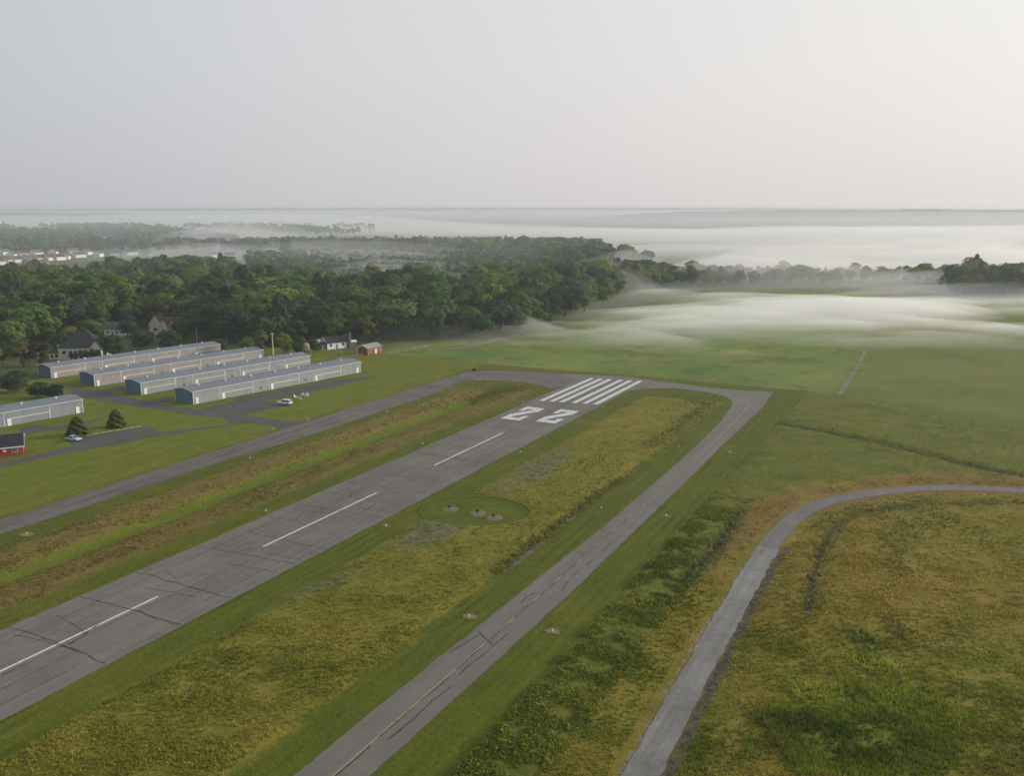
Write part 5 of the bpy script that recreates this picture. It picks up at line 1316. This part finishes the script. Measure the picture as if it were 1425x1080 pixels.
# ------------------------------------------------------------------ haze and fog
def volume(name, density, color, aniso):
    m = bpy.data.materials.new(name); m.use_nodes = True; t = m.node_tree; t.nodes.clear()
    o = t.nodes.new('ShaderNodeOutputMaterial'); v = t.nodes.new('ShaderNodeVolumePrincipled')
    v.inputs['Density'].default_value = density; v.inputs['Color'].default_value = (*color, 1); v.inputs['Anisotropy'].default_value = aniso
    t.links.new(v.outputs[0], o.inputs['Volume']); return m
m = MB(); m.box(-7500, 7500, -400, 10400, -3, 65.5)
hz = m.build('haze', volume('haze_air', 1.5e-4, (0.86, 0.93, 1.0), 0.3))
tag(hz, 'thin blue morning haze filling the air over the valley', 'haze', None, 'stuff')
def fog_bank(poly, res, top, soft, density, seed, lab, base=-1.5, big=60, lift=0.0, aniso=0.35, tmin=0.15, gain=3.0, stretch=2.2, color=(.985, .985, 1)):
    """closed lens of mist: thickness swells from nothing at the outline to lumpy tops"""
    P = np.array(poly); x0, y0 = P.min(0); x1, y1 = P.max(0)
    xs = np.arange(x0, x1 + res, res); ys = np.arange(y0, y1 + res, res)
    X, Y = np.meshgrid(xs, ys)
    sd_ = sdf_poly(X, Y, poly) + (fbm(X / stretch, Y, big * .6, seed + 9, 4) - .5) * soft * 1.1
    prof = sstep(sd_, 0, soft)
    n = fbm(X / stretch, Y, big, seed, 5)
    th = top * prof * np.clip((n - .5) * gain + .62, tmin, 1.5)
    lo = lift + np.zeros_like(th) if lift else np.full_like(th, base)
    if lift: lo = lift + top * .5 * (1 - prof)
    hi = np.maximum(lo + .02, th - .7)
    keep_ = sd_ > -res * 1.5
    ny_, nx_ = X.shape; idx_ = np.arange(nx_ * ny_).reshape(ny_, nx_)
    q = np.stack([idx_[:-1, :-1], idx_[:-1, 1:], idx_[1:, 1:], idx_[1:, :-1]], -1).reshape(-1, 4)
    kq = keep_.ravel()[q].all(1); q = q[kq]
    N = nx_ * ny_
    V = np.concatenate([np.stack([X, Y, hi], -1).reshape(-1, 3), np.stack([X, Y, lo], -1).reshape(-1, 3)])
    ed = np.concatenate([q[:, [0, 1]], q[:, [1, 2]], q[:, [2, 3]], q[:, [3, 0]]])
    key = ed[:, 0].astype(np.int64) * (N + 1) + ed[:, 1]; rev = ed[:, 1].astype(np.int64) * (N + 1) + ed[:, 0]
    bd = ed[~np.isin(key, rev)]
    side = np.stack([bd[:, 1], bd[:, 0], bd[:, 0] + N, bd[:, 1] + N], 1)
    Fq = np.concatenate([q, q[:, ::-1] + N, side])
    used = np.unique(Fq); mp = np.full(2 * N, -1); mp[used] = np.arange(len(used))
    me_ = np_mesh('fog_bank', V[used], mp[Fq], 4)
    o = link_mesh('fog_bank', me_, volume('fog', density, color, aniso)); tag(o, lab, 'fog', None, 'stuff')
    return o
U = lambda *q: [ud(*p) for p in q]
fog_bank(U((-900, 420), (0, 420), (400, 420), (700, 440), (900, 520), (1100, 640), (1500, 600), (2300, 600), (2300, 8300), (-900, 8300)), 90, 46, 420, 3.8e-4, 71, 'blue grey mist deepening over the far woods and valley', big=1500, tmin=.9, aniso=.25, color=(.90, .935, 1))
fog_bank(U((-500, 2500), (100, 2400), (330, 1900), (520, 1600), (640, 1480), (760, 1300), (840, 960), (900, 800), (1000, 770), (1180, 790), (1300, 760), (1500, 780), (2000, 800),
            (2000, 2600), (1425, 2400), (1050, 2400), (860, 2800), (700, 3600), (480, 4700), (300, 5600), (-500, 5600)),
         36, 24, 600, 0.0065, 31, 'broad white fog bank lying over the far valley', big=420, tmin=.6)
fog_bank(U((560, 420), (640, 402), (700, 392), (800, 384), (900, 376), (1000, 372), (1100, 378), (1220, 366), (1330, 372), (1460, 368), (1640, 370), (1640, 800), (1300, 780), (1220, 740), (1080, 720), (960, 720), (880, 720), (790, 640), (720, 540), (640, 460)),
         6, 7, 150, 0.022, 44, 'wide thin mist veiling the green field', big=70, tmin=.5)
fog_bank(U((720, 452), (800, 424), (880, 406), (960, 398), (1040, 398), (1120, 412), (1180, 414), (1240, 398), (1300, 402), (1360, 416), (1470, 402), (1600, 400), (1600, 720), (1330, 720), (1220, 690), (1080, 670), (960, 670), (880, 660), (800, 590)),
         5, 3.8, 130, 0.050, 49, 'drifting white mist lying along the middle of the green field', big=70, tmin=.12, gain=5, stretch=1.6)
fog_bank(U((860, 640), (1100, 640), (1300, 580), (1500, 560), (1640, 570), (1640, 1100), (1340, 1080), (1230, 1060), (1080, 1040), (960, 1040), (840, 900)), 9, 25, 120, 0.011, 47, 'pale mist wrapped round the far treeline beyond the field', big=80, tmin=.5)
fog_bank(U((260, 640), (420, 560), (560, 550), (700, 590), (800, 700), (820, 900), (740, 1200), (560, 1260), (330, 1260), (230, 1000)), 14, 27, 240, 0.0045, 52, 'mist pooled between two lines of woodland', big=130, tmin=.55, stretch=3.5)
fog_bank(U((60, 1000), (220, 900), (330, 850), (470, 900), (540, 1500), (420, 1800), (200, 1750), (40, 1300)), 16, 31, 300, 0.005, 58, 'mist lying over the far suburb streets', big=150, tmin=.55, stretch=3.5)
fog_bank(U((470, 410), (620, 404), (700, 402), (790, 420), (840, 470), (760, 520), (640, 500), (520, 470)), 6, 20, 50, 0.016, 63, 'faint mist clinging to the front of the wood past the barn', big=34, tmin=.35)
fog_bank(U((720, 500), (800, 470), (900, 520), (980, 620), (1000, 900), (900, 1020), (800, 1000), (740, 800)), 8, 25, 110, 0.006, 83, 'soft mist swallowing the tip of the wood', big=70, tmin=.35)
fog_bank(U((600, 412), (720, 396), (820, 388), (960, 382), (1060, 384), (1000, 480), (900, 560), (800, 540), (720, 490), (640, 455)), 5, 9, 70, 0.012, 97, 'wisps of mist drifting off the field along the wood', big=40, tmin=.15, gain=3.2)
